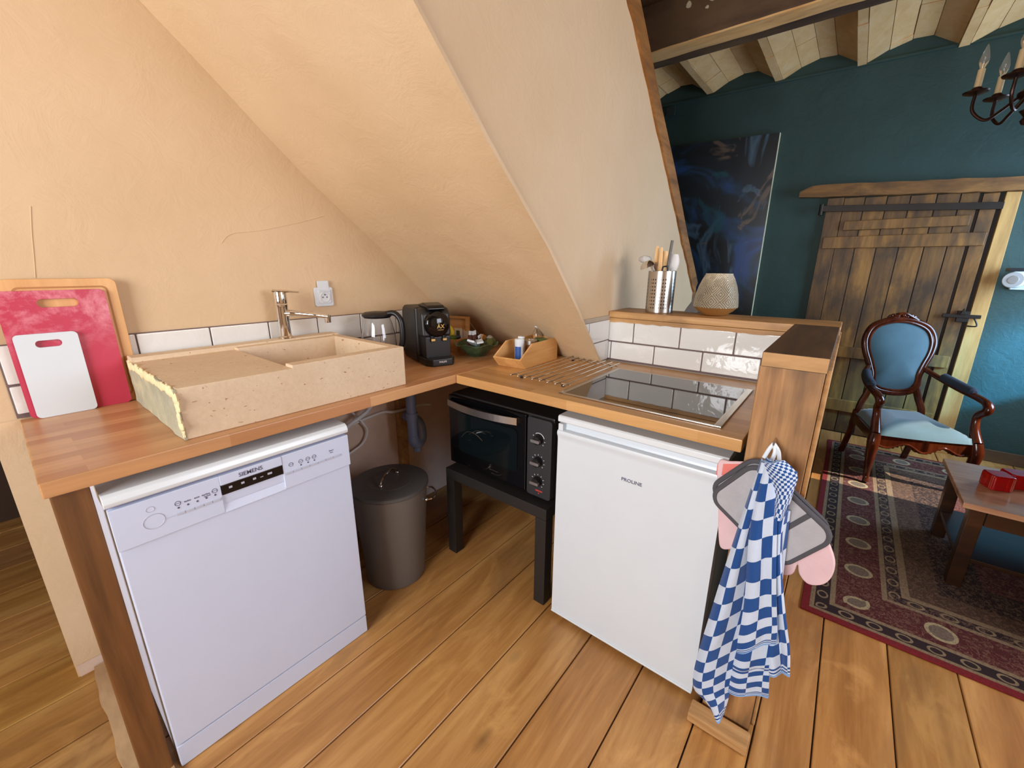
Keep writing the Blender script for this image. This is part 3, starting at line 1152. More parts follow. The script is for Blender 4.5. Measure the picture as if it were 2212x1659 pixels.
obj('door_print', b, M['steel'], dr)
b = B()
b.tube([(0.0622, -0.13, 0.512), (0.0622, -0.18, 0.512)], 0.0012, 6)
obj('door_print', b, M['steel'], dr)
b = B()
b.tube(smooth_path([(0.0622, -0.14, 0.497), (0.0622, -0.17, 0.496), (0.0622, -0.2, 0.507)], 5), 0.001, 6)
obj('door_print', b, M['steel'], dr)
b = B()
b.prism(rrect(oy0 + 0.006, -0.332, 0.47, 0.806, 0.012), 'x', 0.066, 0.083)
pn = obj('control_panel', b, M['charcoal_panel'], t)
for k, (yy, zz) in enumerate(((-0.388, 0.722), (-0.387, 0.627), (-0.387, 0.541))):
    b = B()
    b.cyl((0.067, yy, zz), (0.045, yy, zz), 0.021, 0.018, 28)
    kn = obj('knob', b, M['black_plastic'], pn)
    b = B()
    b.prism(rrect(yy - 0.021, yy + 0.021, zz - 0.006, zz + 0.006, 0.005), 'x', 0.036, 0.047)
    obj('knob_grip', b, M['steel'], kn)
for k, (yy, zz) in enumerate(((-0.388, 0.722), (-0.387, 0.627), (-0.387, 0.541))):
    b = B()
    for q in range(9):
        a = PI * (-0.25 + q * 0.1875)
        if k == 0 and 0.3 < a < 2.4:
            continue
        r0, r1 = 0.026, 0.031
        b.tube([(0.0655, yy - r0 * math.cos(a), zz + r0 * math.sin(a)), (0.0655, yy - r1 * math.cos(a), zz + r1 * math.sin(a))], 0.0011, 5)
    if k == 0:
        b.tube([(0.0655, yy - 0.026 * math.cos(PI * (0.1 + 0.6 * i / 14)), zz + 0.026 * math.sin(PI * (0.1 + 0.6 * i / 14))) for i in range(15)], 0.0014, 6)
    obj('dial_mark', b, M['white_print'], pn)
b = B()
b.box(0.0652, 0.0665, -0.41, -0.377, 0.495, 0.501)
b.cyl((0.0652, -0.392, 0.487), (0.0665, -0.392, 0.487), 0.003, seg=10)
obj('red_mark', b, M['red_print'], pn, label='small red print')
# ================================================================== waste bin
bx, by = -0.231, 0.197
t = thing('waste_bin', 'grey round metal waste bin with a lid, under the counter', 'bin', (bx, by, 0))
b = B()
b.lathe([(0.0, 0.001), (0.128, 0.001), (0.131, 0.006), (0.131, 0.02), (0.159, 0.44), (0.162, 0.446), (0.158, 0.446), (0.150, 0.42), (0.12, 0.01), (0, 0.01)], (bx, by, 0), 56)
obj('body', b, M['bin_grey'], t)
b = B()
b.lathe([(0.0, 0.469), (0.09, 0.4685), (0.094, 0.471), (0.098, 0.4685), (0.16, 0.466), (0.166, 0.463), (0.167, 0.45), (0.163, 0.45), (0.16, 0.458), (0.0, 0.46)], (bx, by, 0), 56)
ld = obj('lid', b, M['bin_lid'], t)
b = B()
ax = Vector((0.127, 0.054, 0)).normalized()
c0 = Vector((bx, by, 0.469))
pts = [c0 - ax * 0.066, c0 - ax * 0.06 + Vector((0, 0, 0.02)), c0 - ax * 0.035 + Vector((0, 0, 0.036)), c0 + Vector((0, 0, 0.04)), c0 + ax * 0.035 + Vector((0, 0, 0.036)), c0 + ax * 0.06 + Vector((0, 0, 0.02)), c0 + ax * 0.066]
b.tube(smooth_path(pts, 5), 0.004, 10)
for s in (-1, 1):
    b.ball(c0 + ax * 0.066 * s + Vector((0, 0, 0.004)), 0.0085)
obj('lid_handle', b, M['chrome'], ld)
hd = Vector((0.79, -0.62, 0)).normalized()
sd = Vector((0.62, 0.79, 0)).normalized()
for s in (1, -1):
    b = B()
    c1 = Vector((bx, by, 0.385)) + hd * 0.153 * s
    pts = [c1 + sd * 0.055, c1 + sd * 0.05 + hd * 0.026 * s, c1 + sd * 0.02 + hd * 0.042 * s, c1 - sd * 0.02 + hd * 0.042 * s, c1 - sd * 0.05 + hd * 0.026 * s, c1 - sd * 0.055]
    b.tube(smooth_path(pts, 5), 0.004, 10)
    for q in (1, -1):
        b.ball(c1 + sd * 0.055 * q, 0.008)
    obj('side_handle', b, M['chrome'], t)

# ================================================================== pipes and hoses under the counter
t = thing('drain_pipe', 'blue-grey plastic drain pipe with a bottle trap behind the bin', 'pipe', (0.06, 0.4, 0.44))
b = B()
b.tube([(0.062, 0.4, 0.893), (0.062, 0.4, 0.62), (0.062, 0.4, 0.5)], 0.025, 20)
b.cyl((0.062, 0.4, 0.62), (0.062, 0.4, 0.655), 0.03)
obj('pipe', b, M['pipe'], t)
b = B()
b.tube(smooth_path([(0.062, 0.4, 0.53), (0.066, 0.4, 0.495), (0.09, 0.4, 0.475), (0.118, 0.405, 0.495), (0.124, 0.41, 0.54), (0.124, 0.43, 0.58), (0.124, 0.48, 0.59), (0.124, 0.53, 0.59)], 6), 0.027, 20)
b.cyl((0.085, 0.4, 0.437), (0.085, 0.4, 0.48), 0.022)
obj('trap', b, M['pipe'], t)
b = B()
b.tube(smooth_path([(-0.30, 0.565, 0.55), (-0.224, 0.52, 0.633), (-0.155, 0.5, 0.675), (-0.115, 0.5, 0.70), (-0.02, 0.5, 0.80), (0.02, 0.49, 0.875)], 8), 0.0105, 12)
single('drain_hose', b, M['hose'], 'thick grey hose rising behind the dishwasher to the counter underside', 'hose')
b = B()
b.tube(smooth_path([(-0.30, 0.588, 0.565), (-0.235, 0.588, 0.602), (-0.10, 0.588, 0.618), (0.02, 0.588, 0.626), (0.075, 0.555, 0.622), (0.23, 0.545, 0.622), (0.30, 0.54, 0.61)], 8), 0.0075, 12)
single('water_hose', b, M['hose_white'], 'white hose running level along the wall behind the bin', 'hose')
b = B()
b.tube(smooth_path([(-0.18, 0.56, 0.70), (-0.15, 0.565, 0.66), (-0.12, 0.57, 0.62), (-0.09, 0.575, 0.56), (-0.115, 0.575, 0.505), (-0.18, 0.57, 0.478), (-0.27, 0.56, 0.46)], 8), 0.0055, 12)
single('power_cable', b, M['hose_white'], 'thin white cable looping in an arc behind the bin', 'cable')

# ================================================================== stone sink
sx0, sx1, sy0, sy1 = -0.925, -0.226, 0.038, 0.568
t = thing('stone_sink', 'heavy beige stone sink with a draining slab on the counter', 'sink', ((sx0 + sx1) / 2, (sy0 + sy1) / 2, H))
b = B()
Z1 = H + 0.148
xs = [sx0, sx0 + 0.03, -0.635, -0.262, sx1]
ysn = [sy0, sy0 + 0.05, 0.452, 0.50, sy1]
ysn = [sy0, sy0 + 0.048, 0.47, 0.505, sy1]
HT = {}
for i in range(4):
    for j in range(4):
        h = Z1
        if j == 3:
            h = Z1 + 0.006
        elif i in (0, 1):
            h = Z1 - 0.009
        elif i == 2 and j == 1:
            h = H + 0.035
        HT[i, j] = h
bm_ = b.bm
def quad(*ps):
    f = bm_.faces.new([bm_.verts.new(p) for p in ps])
    for l in f.loops:
        l[b.cl] = (1, 1, 1, 1)
for i in range(4):
    for j in range(4):
        xa, xc, ya, yc, h = xs[i], xs[i + 1], ysn[j], ysn[j + 1], HT[i, j]
        quad((xa, ya, h), (xc, ya, h), (xc, yc, h), (xa, yc, h))
        quad((xa, ya, H + 0.0003), (xa, yc, H + 0.0003), (xc, yc, H + 0.0003), (xc, ya, H + 0.0003))
        for (di, dj, p, q) in ((-1, 0, (xa, yc), (xa, ya)), (1, 0, (xc, ya), (xc, yc)), (0, -1, (xa, ya), (xc, ya)), (0, 1, (xc, yc), (xa, yc))):
            h2 = HT.get((i + di, j + dj), H + 0.0003)
            if h2 < h - 1e-6:
                quad((p[0], p[1], h2), (q[0], q[1], h2), (q[0], q[1], h), (p[0], p[1], h))
bmesh.ops.remove_doubles(bm_, verts=bm_.verts[:], dist=0.0002)
# T-junctions along the walls are harmless; round the long edges a little
bs_ = obj('basin', b, M['stone'], t, smooth=0)
bv = bs_.modifiers.new('soft_edges', 'BEVEL')
bv.width = 0.0035
bv.segments = 2
bv.limit_method = 'ANGLE'
b = B()
rr = random.Random(21)
def endface(u, v):
    y = lerp(sy0 - 0.001, sy1, u)
    z = lerp(H + 0.001, Z1 - 0.0095, v)
    return (sx0 - 0.003 - 0.004 * noise.noise((y * 14, z * 14, 2)) - 0.004 * v * noise.noise((y * 40, z * 40, 5)), y, z)
b.grid(36, 14, endface, thick=-0.006)
obj('rough_end', b, M['stone_rough'], t, smooth=50, label='rough grey-green broken end of the stone')
b = B()
def chip(path, w, n, seed):
    r2 = random.Random(seed)
    for i in range(n):
        p = Vector(path[0]).lerp(Vector(path[1]), (i + 0.5) / n)
        b.ball((p.x + r2.uniform(-.002, .002), p.y + r2.uniform(-.003, .003), p.z + r2.uniform(-.004, .002)), w * r2.uniform(0.8, 1.4), (0.45, 1.3, 1.2), 8)
chip(((sx0 - 0.002, sy0 + 0.01, Z1 - 0.021), (sx0 - 0.002, sy1 - 0.02, Z1 - 0.02)), 0.011, 30, 1)
chip(((sx0 - 0.001, sy0 + 0.004, H + 0.012), (sx0 - 0.001, sy0 + 0.006, Z1 - 0.024)), 0.009, 14, 2)
obj('chipped_edge', b, M['stone_edge'], t, smooth=60, label='pale yellow chipped edge of the stone')

# ================================================================== tap
t = thing('kitchen_tap', 'chrome mixer tap standing behind the stone sink', 'tap', (-0.437, 0.535, Z1))
b = B()
cx, cy = -0.437, 0.535
b.lathe([(0.0, 0), (0.029, 0), (0.029, 0.006), (0.023, 0.010), (0.022, 0.12), (0.024, 0.135), (0.0, 0.136)], (cx, cy, Z1 + 0.0065), 28)
obj('column', b, M['chrome'], t)
b = B()
pts = [(cx, cy, Z1 + 0.105), (cx + 0.03, cy - 0.025, Z1 + 0.107), (cx + 0.085, cy - 0.085, Z1 + 0.10), (cx + 0.125, cy - 0.125, Z1 + 0.093)]
b.tube(smooth_path(pts, 6), [0.019] * 7 + [0.015] * 6 + [0.013] * 6, 18, flat=0.75)
b.lathe([(0, -0.018), (0.012, -0.018), (0.013, 0.0), (0.013, 0.012), (0, 0.013)], (cx + 0.122, cy - 0.122, Z1 + 0.086), 20)
obj('spout', b, M['chrome'], t)
b = B()
b.lathe([(0, 0), (0.023, 0), (0.024, 0.004), (0.024, 0.042), (0.021, 0.05), (0, 0.051)], (cx, cy, Z1 + 0.145), 28)
b.tube([(cx - 0.02, cy + 0.01, Z1 + 0.195), (cx + 0.02, cy - 0.02, Z1 + 0.193), (cx + 0.052, cy - 0.05, Z1 + 0.19)], [0.016, 0.013, 0.008], 14, flat=0.45)
obj('lever', b, M['chrome'], t)

# ================================================================== wall socket
t = thing('wall_socket', 'white wall socket with a raised cover flap, above the tiles beside the tap', 'socket', (-0.222, D, 1.196))
b = B()
b.prism(rrect(-0.264, -0.181, 1.197, 1.28, 0.008), 'y', D - 0.011, D - 0.0002, 0.002)
fr_ = obj('frame', b, M['white_plastic'], t)
b = B()
b.prism(rrect(-0.25, -0.195, 1.211, 1.266, 0.006), 'y', D - 0.016, D - 0.0105, 0.001)
b.tube([(-0.2225 + 0.021 * math.cos(2 * PI * i / 28), D - 0.0165, 1.237 + 0.021 * math.sin(2 * PI * i / 28)) for i in range(28)], 0.0022, 8, closed=True)
ins = obj('insert', b, M['white_gloss'], t)
b = B()
for xx in (-0.232, -0.213):
    b.cyl((xx, D - 0.0175, 1.237), (xx, D - 0.0155, 1.237), 0.0032, seg=12)
b.cyl((-0.2225, D - 0.022, 1.248), (-0.2225, D - 0.0155, 1.248), 0.0028, seg=12)
obj('pin_hole', b, M['grey_print'], ins)
b = B()
b.prism(rrect(-0.248, -0.197, 1.268, 1.308, 0.005), 'y', D - 0.012, D - 0.008, 0.001)
b.box(-0.248, -0.197, D - 0.02, D - 0.011, 1.262, 1.268, 0.001)
obj('cover_flap', b, M['plaster'] if False else M['white_plastic'], t)

# ================================================================== kettle
kx, ky = -0.072, 0.43
t = thing('kettle', 'glass electric kettle with a black lid and handle behind the sink', 'kettle', (kx, ky, H))
b = B()
b.lathe([(0, 0), (0.078, 0), (0.08, 0.004), (0.08, 0.02), (0.074, 0.026), (0, 0.026)], (kx, ky, H), 36)
obj('base', b, M['black_plastic'], t)
b = B()
b.lathe([(0.0, 0.028), (0.074, 0.028), (0.078, 0.05), (0.079, 0.09), (0.075, 0.14), (0.064, 0.19), (0.056, 0.215), (0.054, 0.215), (0.062, 0.188), (0.073, 0.138), (0.0768, 0.09), (0.0758, 0.052), (0.07, 0.032), (0.0, 0.032)], (kx, ky, H), 40)
obj('glass_body', b, M['glass'], t)
b = B()
b.lathe([(0, 0.214), (0.058, 0.214), (0.066, 0.222), (0.067, 0.229), (0.055, 0.238), (0.02, 0.242), (0, 0.242)], (kx, ky, H), 36)
obj('lid', b, M['black_plastic'], t)
b = B()
hx, hy = 0.50, -0.866
pts = [(kx + hx * 0.045, ky + hy * 0.045, H + 0.232), (kx + hx * 0.085, ky + hy * 0.085, H + 0.235), (kx + hx * 0.112, ky + hy * 0.112, H + 0.205), (kx + hx * 0.118, ky + hy * 0.118, H + 0.15), (kx + hx * 0.112, ky + hy * 0.112, H + 0.095), (kx + hx * 0.09, ky + hy * 0.09, H + 0.06), (kx + hx * 0.074, ky + hy * 0.074, H + 0.05)]
b.tube(smooth_path(pts, 6), 0.0155, 14, flat=0.8)
obj('handle', b, M['black_plastic'], t)

# ================================================================== coffee machine
t = thing('coffee_machine', 'black capsule coffee machine with a round glossy front', 'coffee machine', (0.131, 0.315, H), math.radians(-20))
b = B()
pr = [(-0.04, 0.0), (0.17, 0.0), (0.17, 0.225), (0.155, 0.25), (0.13, 0.26), (-0.04, 0.26)]
b.prism(pr, 'x', -0.0775, 0.0775, 0.012, seg=3)
b.prism([(-0.115, 0.03), (-0.035, 0.03), (-0.035, 0.15), (-0.115, 0.13)], 'x', -0.062, 0.062, 0.006)
obj('body', b, M['black_satin'], t, local=True)
b = B()
b.prism([(-0.11, 0.128), (-0.03, 0.128), (-0.03, 0.258), (-0.075, 0.258), (-0.10, 0.235)], 'x', -0.07, 0.07, 0.012, seg=3)
hd_ = obj('brew_head', b, M['black_satin'], t, local=True)
for s in (-0.028, 0.028):
    b = B()
    b.cyl((s, -0.118, 0.108), (s, -0.118, 0.135), 0.009, seg=14)
    obj('nozzle', b, M['black_plastic'], hd_, local=True)
    b = B()
    b.box(s - 0.009, s + 0.009, -0.129, -0.126, 0.112, 0.122)
    obj('nozzle_mark', b, M['gold'], hd_, local=True)
b = B()
Mx = Matrix.Translation((0, -0.108, 0.186)) @ Matrix.Rotation(PI / 2, 4, 'X')
b.lathe([(0, 0.030), (0.030, 0.0285), (0.052, 0.020), (0.058, 0.012), (0.060, 0.0), (0, 0.0)], (0, 0, 0), 44, M=Mx)
ds = obj('round_front', b, M['black_gloss'], t, local=True)
b = B()
b.text('ÂX', 0.026, facing((0.006, -0.1395, 0.178), (1, 0, 0), (0, 0, 1)), ext=0.0012)
b.box(-0.008, 0.02, -0.1395, -0.1375, 0.162, 0.1635)
obj('emblem', b, M['gold'], ds, local=True)
b = B()
b.prism([(-0.105, 0.243), (-0.02, 0.255), (0.02, 0.262), (0.02, 0.270), (-0.04, 0.280), (-0.1, 0.270), (-0.116, 0.256)], 'x', -0.042, 0.042, 0.006, seg=3)
obj('lever', b, M['black_gloss'], t, local=True)
b = B()
b.prism([(0.0, 0.0)] + [(0, 0)] * 0 + [(-0.072, -0.02), (-0.072, -0.13), (-0.05, -0.165), (0.05, -0.165), (0.072, -0.13), (0.072, -0.02)], 'z', 0.0, 0.034, 0.006)
tr = obj('drip_tray', b, M['black_satin'], t, local=True)
b = B()
b.text('PHILIPS', 0.0115, facing((0.0, -0.1658, 0.02), (1, 0, 0), (0, 0, 1)), ext=0.0006, bold=0.0002)
obj('lettering', b, M['white_print'], tr, local=True)

# ================================================================== wooden tea box with open lid and what is in it
tu, tv = Vector((0.97, 0.243, 0)), Vector((-0.243, 0.97, 0))
tc = Vector((0.335, 0.335, H))
TB = Matrix((tu, tv, (0, 0, 1))).transposed().to_4x4()
TB.translation = tc
t = thing('tea_box', 'open wooden tea box with its lid leaning on the sloping ceiling', 'box', tc, math.atan2(0.243, 0.97))
L, W, HB, w = 0.125, 0.215, 0.068, 0.008
b = B()
b.box(0, L, 0, W, 0, w, 0.001)
b.box(0, w, 0, W, w, HB, 0.001)
b.box(L - w, L, 0, W, w, HB, 0.001)
b.box(w, L - w, 0, w, w, HB, 0.001)
b.box(w, L - w, W - w, W, w, HB, 0.001)
obj('box_body', b, M['box_wood'], t, local=True)
b = B()
Rl = Matrix.Translation((L, 0, HB + 0.004)) @ Matrix.Rotation(math.radians(2), 4, 'Y')
LH = 0.105
b.box(-0.004, 0.008, 0, W, 0, LH, 0.001, M=Rl)
b.box(-0.018, -0.004, 0, 0.014, 0, LH, 0.001, M=Rl)
b.box(-0.018, -0.004, W - 0.014, W, 0, LH, 0.001, M=Rl)
b.box(-0.018, -0.004, 0.014, W - 0.014, LH - 0.012, LH, 0.001, M=Rl)
b.box(-0.018, -0.004, 0.014, W - 0.014, 0, 0.012, 0.001, M=Rl)
lid = obj('lid', b, M['box_wood'], t, local=True)
b = B()
b.tube([(L + 0.006, -0.004, HB + 0.075), (L + 0.09, -0.06, 0.012)], 0.0015, 6)
obj('lid_stay', b, M['steel'], t, local=True)
def inbox(name, b, m, label, cat, group='things in the tea box'):
    b.bm.transform(TB)
    return single(name, b, m, label, cat, group)
yel = plain('yellow_wrapper', (226, 196, 10), 0.35, bump=0.4, bscale=60)
b = B()
pts = [(0.03, 0.10, 0.075), (0.035, 0.105, 0.105), (0.04, 0.12, 0.125), (0.05, 0.10, 0.132), (0.055, 0.075, 0.115), (0.05, 0.065, 0.085), (0.04, 0.09, 0.068)]
b.tube(smooth_path(pts, 4, closed=True), 0.0135, 8, closed=True, flat=0.5)
inbox('sweet_wrapper', b, yel, 'crumpled bright yellow wrapper standing in the tea box', 'wrapper')
b = B()
b.ball((0.03, 0.055, 0.071), 0.03, (0.9, 1.1, 0.5), 14)
inbox('tea_packet', b, plain('green_foil', (70, 108, 40), 0.25, var=0.4, nscale=40, bump=0.3), 'shiny green packet at the front of the tea box', 'packet')
b = B()
b.ball((0.06, 0.035, 0.072), 0.022, (0.8, 0.8, 0.6), 12)
inbox('tea_packet', b, plain('blue_foil', (44, 52, 84), 0.3), 'dark blue packet in the tea box beside the green one', 'packet')
b = B()
b.cyl((0.02, 0.165, 0.062), (0.02, 0.165, 0.072), 0.02, seg=24)
inbox('milk_cup', b, plain('grey_foil', (170, 168, 176), 0.3), 'small round grey foil cup in the tea box by the coffee machine', 'cup')
pw = plain('cream_paper', (226, 212, 184), 0.7)
for k, (yy, lab) in enumerate(((0.03, 'cream tea sachet with a dark square label standing in the tea box'), (0.02, 'thin pale pink sachet behind the labelled tea sachet'), (0.012, 'narrow pale sachet nearest the glass bowl in the tea box'))):
    b = B()
    xx = 0.075 + 0.014 * k
    b.box(xx, xx + 0.004, yy - 0.012, yy + 0.035 - 0.01 * k, 0.03, 0.118 - 0.008 * k, 0.001)
    if k == 0:
        b.box(xx - 0.0008, xx + 0.0004, yy, yy + 0.022, 0.082, 0.106, mat=1)
    inbox('tea_sachet', b, [pw if k != 1 else plain('pink_paper', (216, 182, 168), 0.7), plain('dark_label', (84, 80, 60), 0.6)], lab, 'sachet', 'tea sachets')

# ================================================================== glass bowl and its contents
gx, gy = 0.352, 0.212
b = B()
prof = [(0.0, 0.004), (0.035, 0.004), (0.042, 0.0), (0.046, 0.004), (0.075, 0.03), (0.108, 0.062), (0.112, 0.064), (0.106, 0.066), (0.072, 0.036), (0.042, 0.012), (0, 0.010)]
b.lathe(prof, (gx, gy, H), 40)
for v in b.bm.verts:
    a = math.atan2(v.co.y - gy, v.co.x - gx)
    rr_ = math.hypot(v.co.x - gx, v.co.y - gy)
    v.co.z += 0.006 * math.sin(a * 6) * (rr_ / 0.11) ** 2
single('glass_bowl', b, M['green_glass'], 'dark green painted glass bowl of coffee supplies on the counter', 'bowl')
rr = random.Random(31)
def bowl_item(name, b, m, lab, cat):
    return single(name, b, m, lab, cat, 'coffee supplies in the glass bowl')
b = B(); b.box(-0.028, 0.028, -0.02, 0.02, -0.006, 0.006, 0.004, M=Matrix.Translation((gx - 0.062, gy - 0.03, H + 0.078)) @ Matrix.Rotation(0.5, 4, 'Y') @ Matrix.Rotation(0.4, 4, 'Z'))
bowl_item('sugar_sachet', b, M['white_plastic'], 'white sugar sachet on the left of the glass bowl', 'sachet')
b = B(); b.box(-0.026, 0.026, -0.018, 0.018, -0.005, 0.005, 0.004, M=Matrix.Translation((gx - 0.025, gy - 0.045, H + 0.08)) @ Matrix.Rotation(-0.2, 4, 'Y') @ Matrix.Rotation(0.9, 4, 'Z'))
bowl_item('sugar_sachet', b, M['white_plastic'], 'white sugar sachet at the front of the glass bowl', 'sachet')
for k, (dx, dy, a, lab) in enumerate(((-0.02, 0.03, 0.15, 'brown and white coffee creamer stick at the back left of the glass bowl'), (0.012, 0.02, -0.12, 'brown and white coffee creamer stick at the back middle of the glass bowl'), (0.04, 0.0, -0.3, 'short brown and white creamer stick right of the copper one'))):
    b = B()
    Mx = Matrix.Translation((gx + dx, gy + dy, H + 0.05)) @ Matrix.Rotation(a, 4, 'Y')
    hh = 0.075 if k < 2 else 0.055
    b.box(-0.013, 0.013, -0.003, 0.003, 0, hh * 0.72, 0.001, M=Mx)
    b.box(-0.013, 0.013, -0.003, 0.003, hh * 0.72, hh, 0.001, mat=1, M=Mx)
    bowl_item('creamer_stick', b, [plain('brown_print', (96, 60, 48), 0.5), M['white_plastic']], lab, 'stick')
b = B(); b.box(-0.014, 0.014, -0.004, 0.004, 0, 0.055, 0.002, M=Matrix.Translation((gx + 0.012, gy - 0.02, H + 0.055)) @ Matrix.Rotation(0.5, 4, 'Y'))
bowl_item('coffee_stick', b, plain('copper_foil', (226, 164, 96), 0.2, 0.8), 'shiny copper coloured stick in the middle of the glass bowl', 'stick')
b = B(); b.lathe([(0, 0), (0.012, 0), (0.017, 0.02), (0.02, 0.021), (0.018, 0.026), (0.008, 0.034), (0, 0.036)], (gx + 0.078, gy - 0.02, H + 0.062), 24)
bowl_item('coffee_capsule', b, plain('silver_foil', (176, 176, 178), 0.2, 0.8), 'silver coffee capsule on the right of the glass bowl', 'capsule')
for k, (dx, dy, col, lab) in enumerate(((0.025, -0.05, (96, 100, 56), 'olive green coffee capsule at the front of the glass bowl'), (0.055, -0.045, (84, 92, 52), 'olive green coffee capsule at the front right of the glass bowl'), (-0.03, -0.012, (120, 140, 130), 'pale teal coffee capsule at the left middle of the glass bowl'))):
    b = B()
    Mx = Matrix.Translation((gx + dx, gy + dy, H + 0.066)) @ Matrix.Rotation(1.1 + 0.2 * k, 4, 'X')
    b.lathe([(0, 0), (0.012, 0), (0.016, 0.02), (0.0195, 0.021), (0.0195, 0.023), (0, 0.024)], (0, 0, 0), 24, M=Mx)
    bowl_item('coffee_capsule', b, plain('capsule_%d' % k, col, 0.3, 0.3), lab, 'capsule')

# ================================================================== bamboo caddy and its jars
cu, cv = Vector((0.998, 0.064, 0)), Vector((-0.064, 0.998, 0))
CB = Matrix((cu, cv, (0, 0, 1))).transposed().to_4x4()
CB.translation = Vector((0.262, -0.172, H + 0.0005))
t = thing('bamboo_caddy', 'open bamboo storage box with a slanted front holding condiments', 'storage box', CB.translation, math.atan2(0.064, 0.998))
CL, CW, CH = 0.285, 0.15, 0.108
side = [(0.0, 0), (CL, 0), (CL, CH), (0.06, CH), (-0.005, 0.054), (-0.05, 0.048)]
side = [(0.0, 0), (CL, 0), (CL, CH), (0.055, CH), (-0.045, 0.046)]
for yy in (0.0, CW - 0.008):
    b = B()
    b.prism(side, 'y', yy, yy + 0.008, 0.001)
    obj('side_panel', b, M['bamboo'], t, local=True)
b = B()
b.box(CL - 0.008, CL, 0.008, CW - 0.008, 0, CH, 0.001)
obj('back_panel', b, M['bamboo'], t, local=True)
b = B()
b.prism([(0, 0.0), (-0.045, 0.046), (-0.037, 0.05), (0.008, 0.004)], 'y', 0.008, CW - 0.008)
obj('front_panel', b, M['bamboo'], t, local=True)
b = B()
b.box(0.002, CL - 0.008, 0.008, CW - 0.008, 0, 0.007)
obj('bottom', b, M['bamboo'], t, local=True)
def cad(p):
    return CB @ Vector(p)
c = cad((0.075, 0.085, 0.0075))
t = thing('salt_shaker', 'white and blue salt shaker with an open cap in the bamboo box', 'shaker', c)
b = B(); b.lathe([(0, 0), (0.021, 0), (0.022, 0.003), (0.022, 0.095), (0, 0.095)], c, 28)
obj('body', b, M['white_plastic'], t)
b = B(); b.lathe([(0.0224, 0.02), (0.0224, 0.078)], c, 16, a0=math.radians(150), a1=math.radians(235))
obj('label', b, plain('salt_blue', (44, 88, 160), 0.4), t)
b = B(); b.lathe([(0, 0.095), (0.023, 0.095), (0.023, 0.108), (0.02, 0.112), (0, 0.112)], c, 28)
b.box(c.x + 0.004, c.x + 0.022, c.y - 0.014, c.y + 0.014, c.z + 0.112, c.z + 0.122, 0.003)
obj('cap', b, M['white_gloss'], t)
c = cad((0.135, 0.06, 0.0075))
t = thing('spice_jar', 'brown glass jar with a steel lid in the bamboo box', 'jar', c)
b = B(); b.lathe([(0, 0), (0.026, 0), (0.027, 0.004), (0.027, 0.07), (0.023, 0.08), (0, 0.08)], c, 28)
obj('body', b, plain('spice_brown', (96, 54, 30), 0.25, var=0.3, nscale=60), t)
b = B(); b.lathe([(0, 0.08), (0.029, 0.08), (0.03, 0.083), (0.03, 0.10), (0.027, 0.103), (0.02, 0.103), (0.018, 0.098), (0, 0.098)], c, 28)
obj('lid', b, M['steel'], t)
c = cad((0.2, 0.05, 0.0075))
t = thing('spice_jar', 'jar with a green lid in the bamboo box behind the steel-lidded jar', 'jar', c)
b = B(); b.lathe([(0, 0), (0.028, 0), (0.029, 0.004), (0.029, 0.08), (0, 0.08)], c, 28)
obj('body', b, plain('jar_contents', (130, 96, 60), 0.3), t)
b = B(); b.lathe([(0, 0.08), (0.031, 0.08), (0.032, 0.083), (0.032, 0.098), (0.029, 0.101), (0, 0.101)], c, 28)
obj('lid', b, plain('green_lid', (70, 96, 40), 0.35), t)
c = cad((0.245, 0.095, 0.0075))
t = thing('glass_bottle', 'small clear glass bottle with a white stopper in the bamboo box', 'bottle', c)
b = B(); b.lathe([(0, 0), (0.022, 0), (0.025, 0.01), (0.025, 0.1), (0.022, 0.12), (0.012, 0.138), (0.010, 0.15), (0.0085, 0.15), (0.010, 0.136), (0.02, 0.119), (0.023, 0.1), (0.023, 0.012), (0, 0.006)], c, 28)
obj('glass_body', b, M['glass'], t)
b = B(); b.lathe([(0, 0.146), (0.012, 0.146), (0.014, 0.152), (0.012, 0.166), (0.008, 0.17), (0, 0.171)], c, 20)
obj('stopper', b, M['white_plastic'], t)

# ================================================================== wire trivet
t = thing('wire_trivet', 'stainless steel wire rack lying on the counter beside the hob', 'rack', (0.34, -0.34, H))
ZT = H + 0.016
for k in range(8):
    y = lerp(-0.218, -0.468, k / 7)
    b = B()
    b.tube([(0.1, y, ZT), (0.1 + 0.002, y, ZT), (0.582, y, ZT)], 0.003, 10)
    b.ball((0.1, y, ZT), 0.0036, seg=10)
    b.ball((0.582, y, ZT), 0.0036, seg=10)
    obj('bar', b, M['chrome'], t)
for xx in (0.135, 0.545):
    b = B()
    b.tube([(xx, -0.208, ZT - 0.0055), (xx, -0.478, ZT - 0.0055)], 0.0028, 10)
    obj('cross_bar', b, M['chrome'], t)
for xx in (0.135, 0.545):
    for yy in (-0.245, -0.445):
        b = B()
        b.cyl((xx, yy, H + 0.0003), (xx, yy, ZT - 0.007), 0.006, seg=12)
        obj('rubber_foot', b, M['black_plastic'], t)

